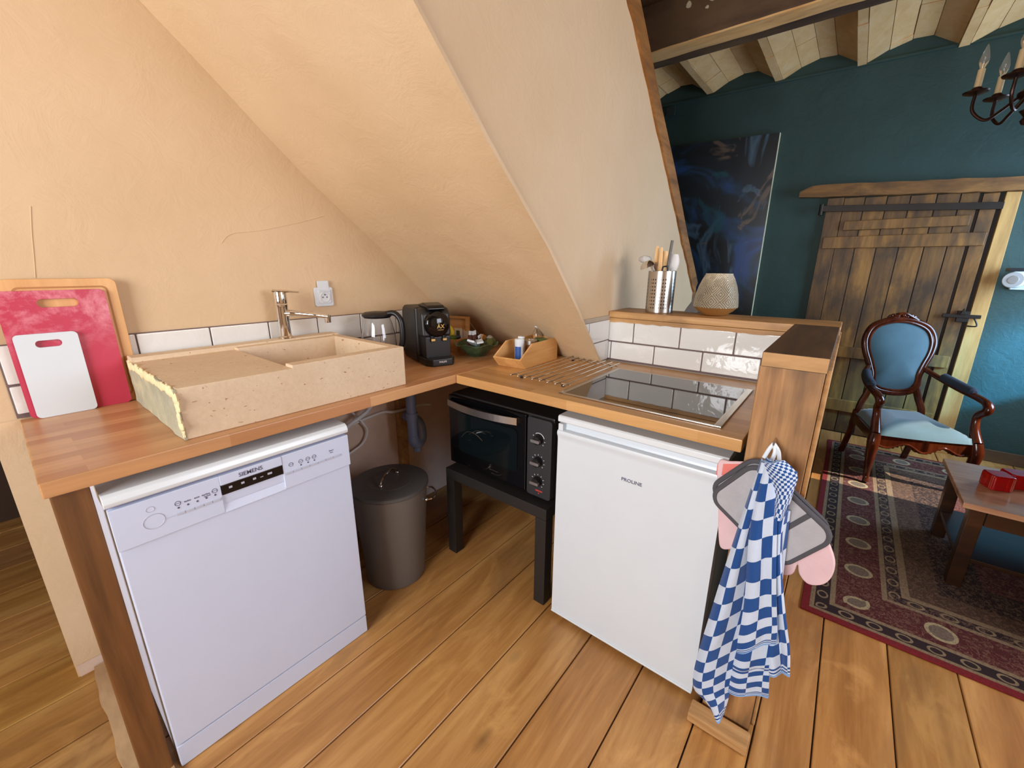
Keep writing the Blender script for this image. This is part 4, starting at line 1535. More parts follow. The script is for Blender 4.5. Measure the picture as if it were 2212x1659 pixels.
# ================================================================== hob
t = thing('hob', 'black glass hob with a thin steel frame set into the counter', 'hob', (0.29, -0.74, H))
hx0, hx1, hy0, hy1 = 0.05, 0.532, -1.021, -0.4795
b = B()
b.box(hx0 + 0.008, hx1 - 0.008, hy0 + 0.02, hy1 - 0.02, H + 0.0004, H + 0.005, 0.0008)
obj('glass_top', b, M['hob_glass'], t)
b = B()
b.box(hx0, hx0 + 0.009, hy0, hy1, H + 0.0004, H + 0.0055, 0.0015)
obj('frame_strip', b, M['steel'], t)
b = B()
b.box(hx1 - 0.009, hx1, hy0, hy1, H + 0.0004, H + 0.0055, 0.0015)
obj('frame_strip', b, M['steel'], t)
b = B()
b.box(hx0, hx1, hy0, hy0 + 0.021, H + 0.0004, H + 0.0065, 0.0025)
obj('side_rail', b, M['steel'], t)
b = B()
b.box(hx0, hx1, hy1 - 0.021, hy1, H + 0.0004, H + 0.0065, 0.0025)
obj('side_rail', b, M['steel'], t)

# ================================================================== cutting boards against the tiles
def board(name, label, m, y, x0, x1, h, th, r, slot, skew=0.0, tilt=0.0, groove=False):
    b = B()
    t = bmesh.new()
    outer = rrect(x0, x1, 0, h, r)
    Mx = Matrix.Translation((0, y, H + 0.0005)) @ Matrix.Rotation(-tilt, 4, 'X') 
    if slot:
        sx0_, sx1_, sz0, sz1 = slot
        hole = rrect(sx0_, sx1_, sz0, sz1, (sz1 - sz0) / 2 - 0.0005, 8)
        # ring triangulation through bmesh bridge
        n = len(hole)
        def res(poly, n):
            P = [Vector((p[0], p[1], 0)) for p in poly]
            Ls = [0]
            for i in range(len(P)):
                Ls.append(Ls[-1] + (P[(i + 1) % len(P)] - P[i]).length)
            return P, Ls
        for yy in (0.0, -th):
            vo = [t.verts.new((p[0], yy, p[1])) for p in outer]
            vh = [t.verts.new((p[0], yy, p[1])) for p in hole]
            eo = [t.edges.new((vo[i], vo[(i + 1) % len(vo)])) for i in range(len(vo))]
            eh = [t.edges.new((vh[i], vh[(i + 1) % n])) for i in range(n)]
            bmesh.ops.triangle_fill(t, use_beauty=True, edges=eo + eh)
            if yy == 0.0:
                vo1, vh1 = vo, vh
            else:
                for va, vb in ((vo1, vo), (vh1, vh)):
                    for i in range(len(va)):
                        j = (i + 1) % len(va)
                        t.faces.new([va[i], va[j], vb[j], vb[i]])
        bmesh.ops.recalc_face_normals(t, faces=t.faces[:])
        b._take(t, 0, Mx)
    else:
        t.free()
        b.prism(outer, 'y', -th, 0, 0.0025, M=Mx)
        if groove:
            g0 = rrect(x0 + 0.022, x1 - 0.022, 0.022, h - 0.022, 0.015)
            g1 = rrect(x0 + 0.027, x1 - 0.027, 0.027, h - 0.027, 0.012)
            for i in range(len(g0)):
                j = (i + 1) % len(g0)
                b.prism([g0[i], g0[j], g1[j], g1[i]], 'y', -th - 0.0004, -th + 0.0005, mat=1, M=Mx)
    return single(name, b, m, label, 'cutting board', 'cutting boards leaning on the wall', smooth=25)
board('cutting_board', 'large beech wood cutting board with a juice groove, furthest back', [M['board_wood'], plain('board_groove', (176, 122, 70), 0.6)], D - 0.014, -1.148, -0.905, 0.398, 0.014, 0.018, None, groove=True)
g = N('pink_board')
v = g.coord()
n1 = g.noise(v, 9, 5, 0.7, 1.0)
n2 = g.noise(v, 26, 4, 0.7)
gz = g.n('ShaderNodeSeparateXYZ')
g.l(v, gz.inputs[0])
up = g.ramp(gz.outputs['Z'], [(0.16, (0, 0, 0)), (0.30, (1, 1, 1))])
msk = g.math('MULTIPLY', g.ramp(g.math('ADD', g.math('MULTIPLY', n1, 0.6), g.math('MULTIPLY', n2, 0.4)), [(0.46, (0, 0, 0)), (0.66, (1, 1, 1))]), up)
g.set(base=g.mix(g.math('MULTIPLY', msk, 0.9), lin((190, 56, 80)), lin((232, 156, 166))), rough=0.4)
M['pink_board'] = g.m
board('cutting_board', 'pink-red plastic cutting board with a handle slot, in the middle', M['pink_board'], D - 0.030, -1.163, -0.938, 0.366, 0.009, 0.014, (-1.085, -1.0, 0.318, 0.342))
board('cutting_board', 'small white plastic cutting board with a handle slot, in front', M['white_plastic'], D - 0.041, -1.151, -1.022, 0.246, 0.008, 0.012, (-1.112, -1.058, 0.206, 0.226))
# ================================================================== utensil holder and utensils on the ledge
ZL = 1.1725
ux, uy = 0.772, -0.557
g = N('perforated_steel')
v = g.coord()
sp = g.n('ShaderNodeSeparateXYZ')
g.l(v, sp.inputs[0])
ang = g.math('ARCTAN2', sp.outputs['Y'], sp.outputs['X'])
ua = g.math('SUBTRACT', g.math('FRACT', g.math('MULTIPLY', ang, 34 / (2 * PI))), 0.5)
va = g.math('SUBTRACT', g.math('FRACT', g.math('MULTIPLY', sp.outputs['Z'], 1 / 0.0155)), 0.5)
d2 = g.math('ADD', g.math('MULTIPLY', ua, ua), g.math('MULTIPLY', va, va))
hole = g.math('LESS_THAN', d2, 0.055)
zin = g.math('MULTIPLY', g.math('GREATER_THAN', sp.outputs['Z'], 0.0155), g.math('LESS_THAN', sp.outputs['Z'], 0.155))
grp = g.math('LESS_THAN', g.math('FRACT', g.math('ADD', g.math('MULTIPLY', ang, 6.8 / (2 * PI)), 0.1)), 0.6)
hole = g.math('MULTIPLY', g.math('MULTIPLY', hole, zin), grp)
g.set(base=g.mix(hole, lin((196, 190, 182)), (0.012, 0.008, 0.008, 1)), metal=g.math('SUBTRACT', 1.0, hole), rough=0.24)
M['perf'] = g.m
t = thing('utensil_holder', 'round perforated steel utensil holder on the ledge', 'utensil holder', (ux, uy, ZL))
b = B()
b.lathe([(0, 0.0), (0.058, 0.0), (0.06, 0.002), (0.06, 0.183), (0.059, 0.185), (0.057, 0.185), (0.057, 0.004), (0, 0.004)], (0, 0, 0), 64)
obj('container', b, M['perf'], t, local=True)
GU = 'cooking utensils in the steel holder'
r90 = Vector((0.626, -0.78, 0))     # along the picture's width
def upos(s, dpt=0.0, z=0.0):
    return Vector((ux, uy, ZL + z)) + r90 * s + Vector((0.78, 0.626, 0)) * dpt
t = thing('ladle', 'steel ladle hanging over the left rim of the holder', 'ladle', upos(-0.03, 0, 0.006), group=GU)
b = B()
b.tube(smooth_path([upos(-0.02, -0.034, 0.007), upos(-0.034, -0.03, 0.15), upos(-0.052, -0.025, 0.2), upos(-0.066, -0.02, 0.235)], 5), 0.004, 8)
obj('handle', b, M['steel'], t)
b = B()
Mx = Matrix.Translation(upos(-0.077, -0.025, 0.205)) @ Matrix.Rotation(2.7, 4, Vector((0.78, 0.626, 0)))
b.lathe([(0.0, -0.024), (0.016, -0.021), (0.028, -0.012), (0.034, 0.002), (0.0325, 0.002), (0.027, -0.010), (0.015, -0.019), (0, -0.022)], (0, 0, 0), 32, M=Mx)
obj('bowl', b, M['chrome'], t)
t = thing('ladle', 'translucent plastic ladle behind the steel ladle', 'ladle', upos(-0.02, 0.02, 0.006), group=GU)
b = B()
b.tube(smooth_path([upos(-0.02, 0.024, 0.012), upos(-0.030, 0.028, 0.17), upos(-0.048, 0.04, 0.22), upos(-0.066, 0.045, 0.24)], 5), [0.007] * 16, 8, flat=0.5)
b.ball(upos(-0.07, 0.046, 0.236), 0.024, (1.2, 1.2, 0.7), 16)
obj('body', b, M['frosted'], t)
def flat_tool(name, lab, m, s0, s1, h, w, blade, dpt, cat):
    t = thing(name, lab, cat, upos(s0, dpt, 0.006), group=GU)
    b = B()
    b.tube([upos(s0, dpt, 0.007), upos(lerp(s0, s1, 0.6), dpt, h * 0.6), upos(s1, dpt, h - blade * 0.8)], [0.006, 0.006, 0.007], 10)
    obj('handle', b, m, t)
    b = B()
    P = []
    for i in range(9):
        q = i / 8
        P.append((upos(lerp(s1, s1 + (s1 - s0) * 0.15, q), dpt, h - blade + blade * q), w * (0.35 + 0.65 * math.sin(PI * min(1, 0.15 + q * 0.75)) ** 0.8)))
    b.tube([p for p, _ in P], [r for _, r in P], 14, up=(0.78, 0.626, 0), flat=0.22)
    obj('head', b, m, t)
flat_tool('spatula', 'wooden spatula, furthest left of the wooden tools in the holder', M['spoon_wood'], -0.01, -0.026, 0.292, 0.010, 0.11, 0.012, 'spatula')
flat_tool('spatula', 'darker edged wooden spatula beside the first wooden spatula', M['spoon_wood'], 0.0, -0.012, 0.286, 0.008, 0.12, 0.0, 'spatula')
flat_tool('wooden_spoon', 'wooden spoon with an oval head standing in the holder', M['spoon_wood'], 0.005, 0.014, 0.272, 0.017, 0.085, 0.03, 'spoon')
flat_tool('serving_spoon', 'translucent white plastic spoon on the right in the holder', M['frosted'], 0.02, 0.050, 0.258, 0.026, 0.07, 0.015, 'spoon')
flat_tool('spatula', 'short dark wooden spatula low at the left of the holder', M['stain_board'], -0.03, -0.034, 0.222, 0.007, 0.05, 0.0, 'spatula')
t = thing('long_utensil', 'utensil with a thin dark straight handle, tallest in the holder', 'utensil', upos(0.01, -0.01, 0.006), group=GU)
b = B()
b.cyl(upos(0.01, -0.01, 0.007), upos(0.018, -0.01, 0.2), 0.004, seg=10)
obj('shaft', b, M['steel'], t)
b = B()
b.cyl(upos(0.018, -0.01, 0.2), upos(0.027, -0.01, 0.315), 0.0062, 0.0066, 12)
obj('handle', b, plain('dark_grey_handle', (84, 76, 70), 0.4), t)
b = B()
b.tube(smooth_path([upos(-0.004, -0.03, 0.10), upos(-0.012, -0.03, 0.19), upos(0.0, -0.03, 0.204), upos(0.012, -0.03, 0.192), upos(0.01, -0.03, 0.10)], 6), 0.0036, 8)
single('hook_tool', b, M['black_plastic'], 'black looped handle just showing above the holder rim', 'utensil', GU)

# ================================================================== lantern and grey cloth
vx, vy = 0.795, -0.792
g = N('embossed_champagne_metal')
v = g.coord()
sp = g.n('ShaderNodeSeparateXYZ')
g.l(v, sp.inputs[0])
ang = g.math('ARCTAN2', sp.outputs['Y'], sp.outputs['X'])
tri = g.math('ABSOLUTE', g.math('SUBTRACT', g.math('FRACT', g.math('MULTIPLY', ang, 8 / (2 * PI))), 0.5))
zz = g.math('ABSOLUTE', g.math('SUBTRACT', g.math('FRACT', g.math('MULTIPLY', sp.outputs['Z'], 1 / 0.062)), 0.5))
st = g.math('SINE', g.math('MULTIPLY', g.math('ADD', g.math('MULTIPLY', tri, 1.2), zz), 34.0))
ns = g.noise(v, 260, 2)
fade = g.ramp(sp.outputs['Z'], [(0.11, (1, 1, 1)), (0.165, (0.15, 0.15, 0.15))])
hgt = g.math('ADD', g.math('MULTIPLY', st, fade), g.math('MULTIPLY', ns, 0.6))
g.set(base=g.ramp(g.math('ADD', g.math('MULTIPLY', g.math('MULTIPLY', st, fade), 0.5), 0.5), [(0.2, lin((166, 148, 118))), (0.8, lin((214, 202, 176)))]), metal=0.4, rough=0.42)
g.bump(hgt, 0.8, 0.006)
M['emboss'] = g.m
t = thing('lantern', 'rounded champagne metal lantern with a gold base on the ledge', 'lantern', (vx, vy, ZL))
b = B()
b.lathe([(0.0876, 0.037), (0.0884, 0.04), (0.087, 0.06), (0.083, 0.09), (0.074, 0.125), (0.062, 0.155), (0.053, 0.172), (0.053, 0.176), (0.0505, 0.176), (0.0505, 0.17), (0.06, 0.15), (0.08, 0.09), (0.085, 0.06), (0.085, 0.037)], (0, 0, 0), 72)
obj('shade', b, M['emboss'], t, local=True)
b = B()
b.lathe([(0, 0), (0.034, 0), (0.05, 0.006), (0.07, 0.02), (0.084, 0.034), (0.0875, 0.0375), (0.085, 0.038), (0.0, 0.03)], (0, 0, 0), 56)
obj('base', b, plain('gold_base', (196, 156, 96), 0.35, 0.7), t, local=True, label='gold coloured bowl-shaped base')
b = B()
def clothf(u, v):
    x = 0.846 + 0.05 * v
    y = -0.648 - 0.062 * u
    z = ZL + 0.002 + 0.085 * (min(1, u * 1.5)) * (0.65 + 0.35 * math.sin(PI * v)) + 0.006 * noise.noise((u * 6, v * 5, 2)) + (0.012 if u > 0.45 else 0)
    return (x, y, z)
b.grid(14, 10, clothf, thick=0.0)
bb = bmesh.ops.extrude_face_region(b.bm, geom=b.bm.faces[:])
for e in bb['geom']:
    if isinstance(e, bmesh.types.BMVert):
        e.co.z = ZL + 0.0005
bmesh.ops.recalc_face_normals(b.bm, faces=b.bm.faces[:])
single('folded_cloth', b, plain('grey_cloth', (104, 100, 96), 0.95, bump=0.4, bscale=90), 'folded grey cloth lying on the ledge behind the lantern', 'cloth')

# ================================================================== towel, potholders, mitt on the post
g = N('checked_towel')
tc = g.n('ShaderNodeUVMap', uv_map='UVMap')
sp = g.n('ShaderNodeSeparateXYZ')
g.l(tc.outputs[0], sp.inputs[0])
U, V = sp.outputs['X'], sp.outputs['Y']
chk = g.math('FLOORED_MODULO', g.math('ADD', g.math('FLOOR', U), g.math('FLOOR', V)), 2.0)
fine = g.math('FLOORED_MODULO', g.math('ADD', g.math('FLOOR', U), g.math('FLOOR', g.math('MULTIPLY', V, 5.5))), 2.0)
inst = g.math('GREATER_THAN', V, 20.0)           # striped border above the hem
pat = g.math('ADD', g.math('MULTIPLY', chk, g.math('SUBTRACT', 1.0, inst)), g.math('MULTIPLY', fine, inst))
hem = g.math('GREATER_THAN', V, 20.75)
tiny = g.math('LESS_THAN', V, 0.0)
tn = g.math('FLOORED_MODULO', g.math('ADD', g.math('FLOOR', g.math('MULTIPLY', U, 6.0)), g.math('FLOOR', g.math('MULTIPLY', V, 6.0))), 2.0)
pat = g.math('ADD', g.math('MULTIPLY', pat, g.math('SUBTRACT', 1.0, tiny)), g.math('MULTIPLY', tn, tiny))
vec = g.coord()
terry = g.noise(vec, 420, 2)
cw = g.mix(g.math('MULTIPLY', terry, 0.35), lin((206, 216, 230)), lin((150, 178, 214)))
cb = g.mix(g.math('MULTIPLY', terry, 0.3), lin((14, 66, 132)), lin((32, 92, 156)))
col = g.mix(pat, cw, cb)
col = g.mix(hem, col, lin((126, 166, 214)))
g.set(base=col, rough=0.95, sheen=0.2)
g.bump(terry, 0.5, 0.002)
M['towel'] = g.m
SL = [(-1.143, 0.9171), (-1.1314, 0.8201), (-1.1171, 0.6903), (-1.1016, 0.5493), (-1.0887, 0.4147), (-1.0763, 0.288), (-1.0715, 0.1955), (-1.0792, 0.1425), (-1.1131, 0.1178), (-1.152, 0.0798)]
SR = [(-1.1563, 0.9211), (-1.156, 0.8291), (-1.155, 0.7073), (-1.1622, 0.5818), (-1.1679, 0.4791), (-1.1631, 0.3646), (-1.1627, 0.2809), (-1.1645, 0.2132), (-1.1643, 0.1598), (-1.1585, 0.0892)]
ML = [(-1.1532, 0.9295), (-1.1475, 0.8327), (-1.1492, 0.713), (-1.1612, 0.5765), (-1.1667, 0.4743), (-1.1663, 0.3956), (-1.1693, 0.3573)]
MR = [(-1.1816, 0.932), (-1.187, 0.8472), (-1.202, 0.7366), (-1.2214, 0.6093), (-1.2354, 0.5314), (-1.2446, 0.4781), (-1.2476, 0.438)]
RL = [(-1.1709, 0.9237), (-1.1729, 0.8331), (-1.186, 0.7184), (-1.2057, 0.5873), (-1.226, 0.4806), (-1.2387, 0.3963), (-1.2496, 0.3244)]
RR = [(-1.2134, 0.9076), (-1.2135, 0.848), (-1.2067, 0.7678), (-1.2244, 0.64), (-1.2543, 0.5132), (-1.2767, 0.4227), (-1.2899, 0.3515)]
BL = [(-1.190, 0.80), (-1.1671, 0.3422), (-1.1657, 0.2649), (-1.1642, 0.1847)]
BR = [(-1.215, 0.80), (-1.2445, 0.3954), (-1.2474, 0.3252), (-1.2565, 0.2357)]
b = B()
CK = 0.042


def sheet(Lp, Rp, xb, fold, nf, ph, u0, u1, hem_v, skew=0.0, du=2.0, top_in=0.0):
    lp = smooth_path([(0, p[0], p[1]) for p in Lp], 5)
    rp = smooth_path([(0, p[0], p[1]) for p in Rp], 5)
    n = 44
    def at(P, v):
        q = v * (len(P) - 1)
        i = min(len(P) - 2, int(q))
        return P[i].lerp(P[i + 1], q - i)
    ln = (Vector(Lp[0]) - Vector(Lp[-1])).length
    def f(u, v):
        a, c = at(lp, v), at(rp, v)
        p = a.lerp(c, u)
        w = 0.35 + 0.65 * min(1, v * 2.2)
        x = xb - fold * w * (math.sin(u * nf * PI + ph + 0.6 * math.sin(v * 3)) * 0.5 + 0.5) - 0.010 * math.sin(PI * u) - 0.004 * noise.noise((u * 3, v * 7, ph))
        x -= 0.012 * (1 - v) * math.sin(PI * u)
        return (x, p.y, p.z)
    def uvf(u, v):
        vv = (21.1 - (ln * (1 - v)) / CK) if hem_v else (ln * v / CK)
        a, c = at(lp, v), at(rp, v)
        return (lerp(u0, u1, u) + skew * v, vv + du * 0 + 0.25 * (u - 0.5))
    b.grid(18, n, f, thick=0.004, uvf=uvf)


sheet(BL, BR, -0.046, 0.016, 2, 0.3, 0, 2.4, True)
sheet(RL, RR, -0.050, 0.022, 2, 1.2, 3, 5.2, True)
sheet(SL, SR, -0.053, 0.024, 1.5, 0.0, 0, 3.6, True, 0.0)
sheet(ML, MR, -0.066, 0.022, 2, 0.6, 6, 8.3, True)
# the gathered fold with the fine border turned outwards at the top
TF0 = [(-1.150, 0.93), (-1.165, 0.90), (-1.186, 0.86), (-1.194, 0.80)]
TF1 = [(-1.185, 0.939), (-1.214, 0.915), (-1.213, 0.875), (-1.201, 0.79)]
lp = smooth_path([(0, p[0], p[1]) for p in TF0], 6)
rp = smooth_path([(0, p[0], p[1]) for p in TF1], 6)
def ff(u, v):
    q = v * (len(lp) - 1)
    i = min(len(lp) - 2, int(q))
    a, c = lp[i].lerp(lp[i + 1], q - i), rp[i].lerp(rp[i + 1], q - i)
    p = a.lerp(c, u)
    return (-0.092 - 0.014 * math.sin(PI * u), p.y, p.z)
b.grid(10, 18, ff, thick=0.005, uvf=lambda u, v: (u * 1.6, -0.01 - (3.2 * (1 - v))))
tw = obj('cloth', b, M['towel'], smooth=60)
bpy.data.objects.remove(tw)
tme = bpy.data.meshes['cloth']
t = thing('tea_towel', 'blue and white checked tea towel hanging on the wooden post', 'towel', (-0.03, -1.17, 0.5))
tme.transform(ROOT[t.name].inverted())
co = bpy.data.objects.new('cloth', tme)
COL.objects.link(co)
co.parent = t
ROOT[co.name] = ROOT[t.name]
b = B()
for pts in ([(-0.03, -1.1575, 0.953), (-0.034, -1.150, 0.938), (-0.045, -1.143, 0.915)], [(-0.03, -1.1575, 0.953), (-0.036, -1.163, 0.935), (-0.045, -1.160, 0.912)], [(-0.03, -1.1575, 0.953), (-0.036, -1.170, 0.938), (-0.05, -1.176, 0.918)]):
    b.tube(smooth_path(pts, 4), 0.0045, 8, flat=0.35, up=(1, 0, 0))
obj('hanging_loop', b, M['white_plastic'], t, label='white cotton hanging loop')
b = B()
b.tube(smooth_path([(0.001, -1.157, 0.957), (-0.02, -1.157, 0.955), (-0.034, -1.157, 0.95), (-0.036, -1.157, 0.962)], 5), 0.0022, 8)
single('wall_hook', b, M['steel'], 'small metal hook on the wooden post holding the towel', 'hook')
gray = plain('grey_quilted_cotton', (172, 170, 172), 0.95, var=0.05, nscale=30, bump=0.5, bscale=60, bdist=0.004)
bind = plain('dark_grey_binding', (78, 76, 80), 0.9, bump=0.3)


def potholder(lab, dy, dz, xb, rot, strap):
    cy, cz = -1.174 + dy, 0.767 + dz
    t = thing('pot_holder', lab, 'pot holder', (xb, cy, cz - 0.1), group='pot holders on the wooden post')
    R = Matrix.Translation((xb, cy, cz)) @ Matrix.Rotation(rot, 4, 'X')
    hw, hh = 0.115, 0.080
    # local y to the picture's left; z up
    out = rrect(-hw, hw, -hh, hh, 0.035, 8)
    b = B()
    b.prism(out, 'x', -0.005, 0.005, 0.002, M=R)
    obj('pad', b, gray, t)
    b = B()
    b.tube([R @ Vector((0, p[0], p[1])) for p in out], 0.0072, 10, closed=True)
    obj('binding', b, bind, t)
    if strap:
        b = B()
        b.box(-0.0075, -0.0045, -0.006, 0.006, -hh + 0.004, hh - 0.004, 0.001, M=R @ Matrix.Translation((0, -0.045, 0)))
        obj('strap', b, bind, t)


potholder('grey pot holder with dark binding hanging behind the front one', 0.006, 0.006, -0.0215, math.radians(38), False)
potholder('grey pot holder with a dark strap, in front on the post', 0.0, -0.004, -0.0375, math.radians(36), True)
b = B()
mo = [(-1.0367, 0.853), (-1.0655, 0.8678), (-1.1028, 0.8783), (-1.1331, 0.886), (-1.20, 0.85), (-1.27, 0.78), (-1.318, 0.70), (-1.327, 0.65), (-1.315, 0.61), (-1.285, 0.593), (-1.262, 0.612), (-1.255, 0.638), (-1.25, 0.606), (-1.228, 0.592), (-1.196, 0.61), (-1.165, 0.64), (-1.12, 0.62), (-1.08, 0.60), (-1.066, 0.6386), (-1.055, 0.72)]
mo = [(p.x, p.y) for p in smooth_path([(a, c, 0) for a, c in mo], 4, closed=True)]
b.prism(mo, 'x', -0.0125, -0.001, 0.005, seg=3)
t = thing('oven_mitt', 'pink oven mitt hanging on the post behind the pot holders', 'oven mitt', (-0.008, -1.17, 0.59))
pk = plain('pink_cotton', (222, 188, 190), 0.95, bump=0.3, bscale=200)
obj('glove', b, pk, t)
b = B()
def cuff(u, v):
    a = 2 * PI * u
    y = lerp(-1.036, -1.133, 0.5 - 0.5 * math.cos(a))
    s = (y + 1.036) / -0.097
    x = -0.0082 - 0.006 * math.sin(a)
    return (x, y, 0.853 + 0.030 * s - 0.034 * v)
b.grid(32, 4, cuff, thick=-0.0015)
obj('cuff', b, plain('coral_lining', (224, 122, 112), 0.9), t, label='coral red cuff')

# ================================================================== rug
g = N('persian_rug')
v = g.coord()
sp = g.n('ShaderNodeSeparateXYZ')
g.l(v, sp.inputs[0])
X, Y = sp.outputs['X'], sp.outputs['Y']
RX0, RX1, RY1, RY0 = 0.69, 2.97, -1.302, -2.86
e1 = g.math('MINIMUM', g.math('SUBTRACT', X, RX0), g.math('SUBTRACT', RX1, X))
e2 = g.math('MINIMUM', g.math('SUBTRACT', RY1, Y), g.math('SUBTRACT', Y, RY0))
E = g.math('MINIMUM', e1, e2)
red, dred, cream, navy, brown, drk = lin((112, 14, 22)), lin((74, 18, 20)), lin((128, 108, 82)), lin((34, 16, 20)), lin((72, 50, 36)), lin((34, 16, 13))
k = 1 / 0.8
base = g.ramp(g.math('MULTIPLY', E, k), [(0.0, red), (0.026 * k, cream), (0.042 * k, navy), (0.093 * k, cream), (0.112 * k, dred), (0.268 * k, cream), (0.287 * k, navy), (0.334 * k, cream), (0.362 * k, brown), (0.46 * k, drk), (0.62 * k, dred)], 'CONSTANT')
along = g.math('ADD', g.math('MULTIPLY', g.math('LESS_THAN', e1, e2), Y), g.math('MULTIPLY', g.math('GREATER_THAN', e1, e2), X))


def ring(center, half_e, half_a, period, shift=0.0, inner=0.45):
    de = g.math('DIVIDE', g.math('SUBTRACT', E, center), half_e)
    fa = g.math('SUBTRACT', g.math('FRACT', g.math('ADD', g.math('DIVIDE', along, period), shift)), 0.5)
    da = g.math('DIVIDE', g.math('MULTIPLY', fa, period), half_a)
    r = g.math('ADD', g.math('MULTIPLY', de, de), g.math('MULTIPLY', da, da))
    return r


r1 = ring(0.068, 0.02, 0.026, 0.088)
m1 = g.math('MULTIPLY', g.math('LESS_THAN', r1, 1.0), g.math('GREATER_THAN', r1, 0.45))
r2 = ring(0.19, 0.052, 0.048, 0.26, 0.2)
m2 = g.math('LESS_THAN', r2, 1.0)
m2i = g.math('LESS_THAN', r2, 0.55)
r3 = ring(0.311, 0.02, 0.028, 0.1, 0.3)
m3 = g.math('MULTIPLY', g.math('LESS_THAN', r3, 1.0), g.math('GREATER_THAN', r3, 0.45))
vo = g.n('ShaderNodeTexVoronoi')
vo.inputs['Scale'].default_value = 42
g.l(v, vo.inputs['Vector'])
flw = g.math('LESS_THAN', vo.outputs['Distance'], 0.33)
nz = g.noise(v, 26, 4, 0.6, 2.0)
vine = g.math('LESS_THAN', g.math('ABSOLUTE', g.math('SUBTRACT', nz, 0.5)), 0.022)
inb = g.math('GREATER_THAN', E, 0.112)
orn = g.math('MULTIPLY', g.math('MAXIMUM', g.math('MULTIPLY', flw, 0.55), vine), inb)
tk = g.noise(v, 160, 2)
tick = g.math('MULTIPLY', g.math('GREATER_THAN', tk, 0.54), 0.5)
col = g.mix(g.math('MULTIPLY', orn, 0.6), base, lin((130, 98, 78)))
col = g.mix(m1, col, cream)
col = g.mix(m3, col, cream)
col = g.mix(m2, col, lin((160, 144, 110)))
col = g.mix(m2i, col, lin((108, 92, 78)))
col = g.mix(g.math('MULTIPLY', tick, 0.6), col, drk)
g.set(base=col, rough=1.0)
g.bump(tk, 0.5, 0.004)
M['rug'] = g.m
b = B()
b.box(RX0, RX1, RY0, RY1, 0.0005, 0.009, 0.003)
o = obj('rug', b, M['rug'])
o['label'] = 'red patterned oriental rug on the plank floor of the living room'
o['category'] = 'rug'

# ================================================================== armchair (front is local -y)
th = math.radians(-70)
t = thing('armchair', 'antique carved wood armchair with blue velvet upholstery standing before the old door', 'armchair', (2.545, -1.67, 0.0095), th)
vel = N('blue_velvet')
vv = vel.coord()
nz = vel.noise(vv, 6, 4, 0.6)
vel.set(base=vel.ramp(nz, [(0.3, lin((46, 76, 84))), (0.7, lin((58, 92, 102)))]), rough=0.75, sheen=0.6)
M['velvet'] = vel.m
vel2 = plain('dark_arm_velvet', (46, 54, 66), 0.9)
MH = M['mahogany']


def mir(pts):
    return [(-p[0], p[1], p[2]) for p in pts]


for s in (1, -1):
    b = B()
    pts = [(0.25 * s, -0.245, 0.345), (0.258 * s, -0.262, 0.27), (0.25 * s, -0.252, 0.15), (0.243 * s, -0.243, 0.06), (0.246 * s, -0.262, 0.008)]
    pa = smooth_path(pts, 6)
    rs = [interp(i / (len(pa) - 1), [0, 0.2, 0.55, 0.85, 1], [0.03, 0.034, 0.021, 0.016, 0.019]) for i in range(len(pa))]
    b.tube(pa, rs, 12)
    obj('leg', b, MH, t, local=True)
    b = B()
    pa = smooth_path([(0.19 * s, 0.2, 0.36), (0.192 * s, 0.225, 0.2), (0.195 * s, 0.285, 0.006)], 6)
    b.tube(pa, [0.024] * 5 + [0.02] * 8, 10)
    obj('leg', b, MH, t, local=True)
# serpentine seat rails
b = B()
n = 24
for i in range(n):
    xa, xb_ = lerp(-0.25, 0.25, i / n), lerp(-0.25, 0.25, (i + 1) / n)
    def low(x):
        q = abs(x) / 0.25
        return 0.272 + 0.024 * math.cos(q * 2.6 * PI) * (1 - 0.35 * q) * -1
    def fr(x):
        return -0.252 - 0.02 * math.cos(x / 0.25 * PI / 2)
    P = [(xa, low(xa)), (xb_, low(xb_)), (xb_, 0.335), (xa, 0.335)]
    b.prism([(xa, fr(xa)), (xb_, fr(xb_)), (xb_, fr(xb_) + 0.03), (xa, fr(xa) + 0.03)], 'z', min(low(xa), low(xb_)), 0.338)
bmesh.ops.remove_doubles(b.bm, verts=b.bm.verts[:], dist=0.0005)
b.tube([(lerp(-0.23, 0.23, i / 30), fr(lerp(-0.23, 0.23, i / 30)) - 0.002, low(lerp(-0.23, 0.23, i / 30)) + 0.006) for i in range(31)], 0.007, 8)
obj('front_rail', b, MH, t, local=True)
b = B()
for s in (1, -1):
    b.prism([(0.262 * s, -0.24), (0.208 * s, 0.21), (0.18 * s, 0.21), (0.232 * s, -0.24)], 'z', 0.28, 0.338, 0.004)
b.box(-0.2, 0.2, 0.19, 0.218, 0.28, 0.338, 0.004)
obj('seat_frame', b, MH, t, local=True)
b = B()
def seatf(u, v):
    y = lerp(-0.262, 0.205, v)
    hw = lerp(0.246, 0.19, v)
    x = lerp(-hw, hw, u)
    if v < 0.5:
        y -= 0.018 * math.cos((u - 0.5) * PI) * (1 - 2 * v)
    ed = min(u, 1 - u, v, 1 - v)
    h = 0.34 + 0.085 * (min(1, ed / 0.28)) ** 0.5 - 0.0
    return (x, y, h)
b.grid(24, 24, seatf, thick=0.0)
b.box(-0.2, 0.2, -0.22, 0.19, 0.325, 0.345)
obj('seat_cushion', b, M['velvet'], t, local=True, smooth=80)
tilt = math.radians(13)
def bk(x, z, o=0.0):
    dz = z - 0.42
    return (x, 0.205 + dz * math.sin(tilt) + o * math.cos(tilt), 0.42 + dz * math.cos(tilt) - o * math.sin(tilt))
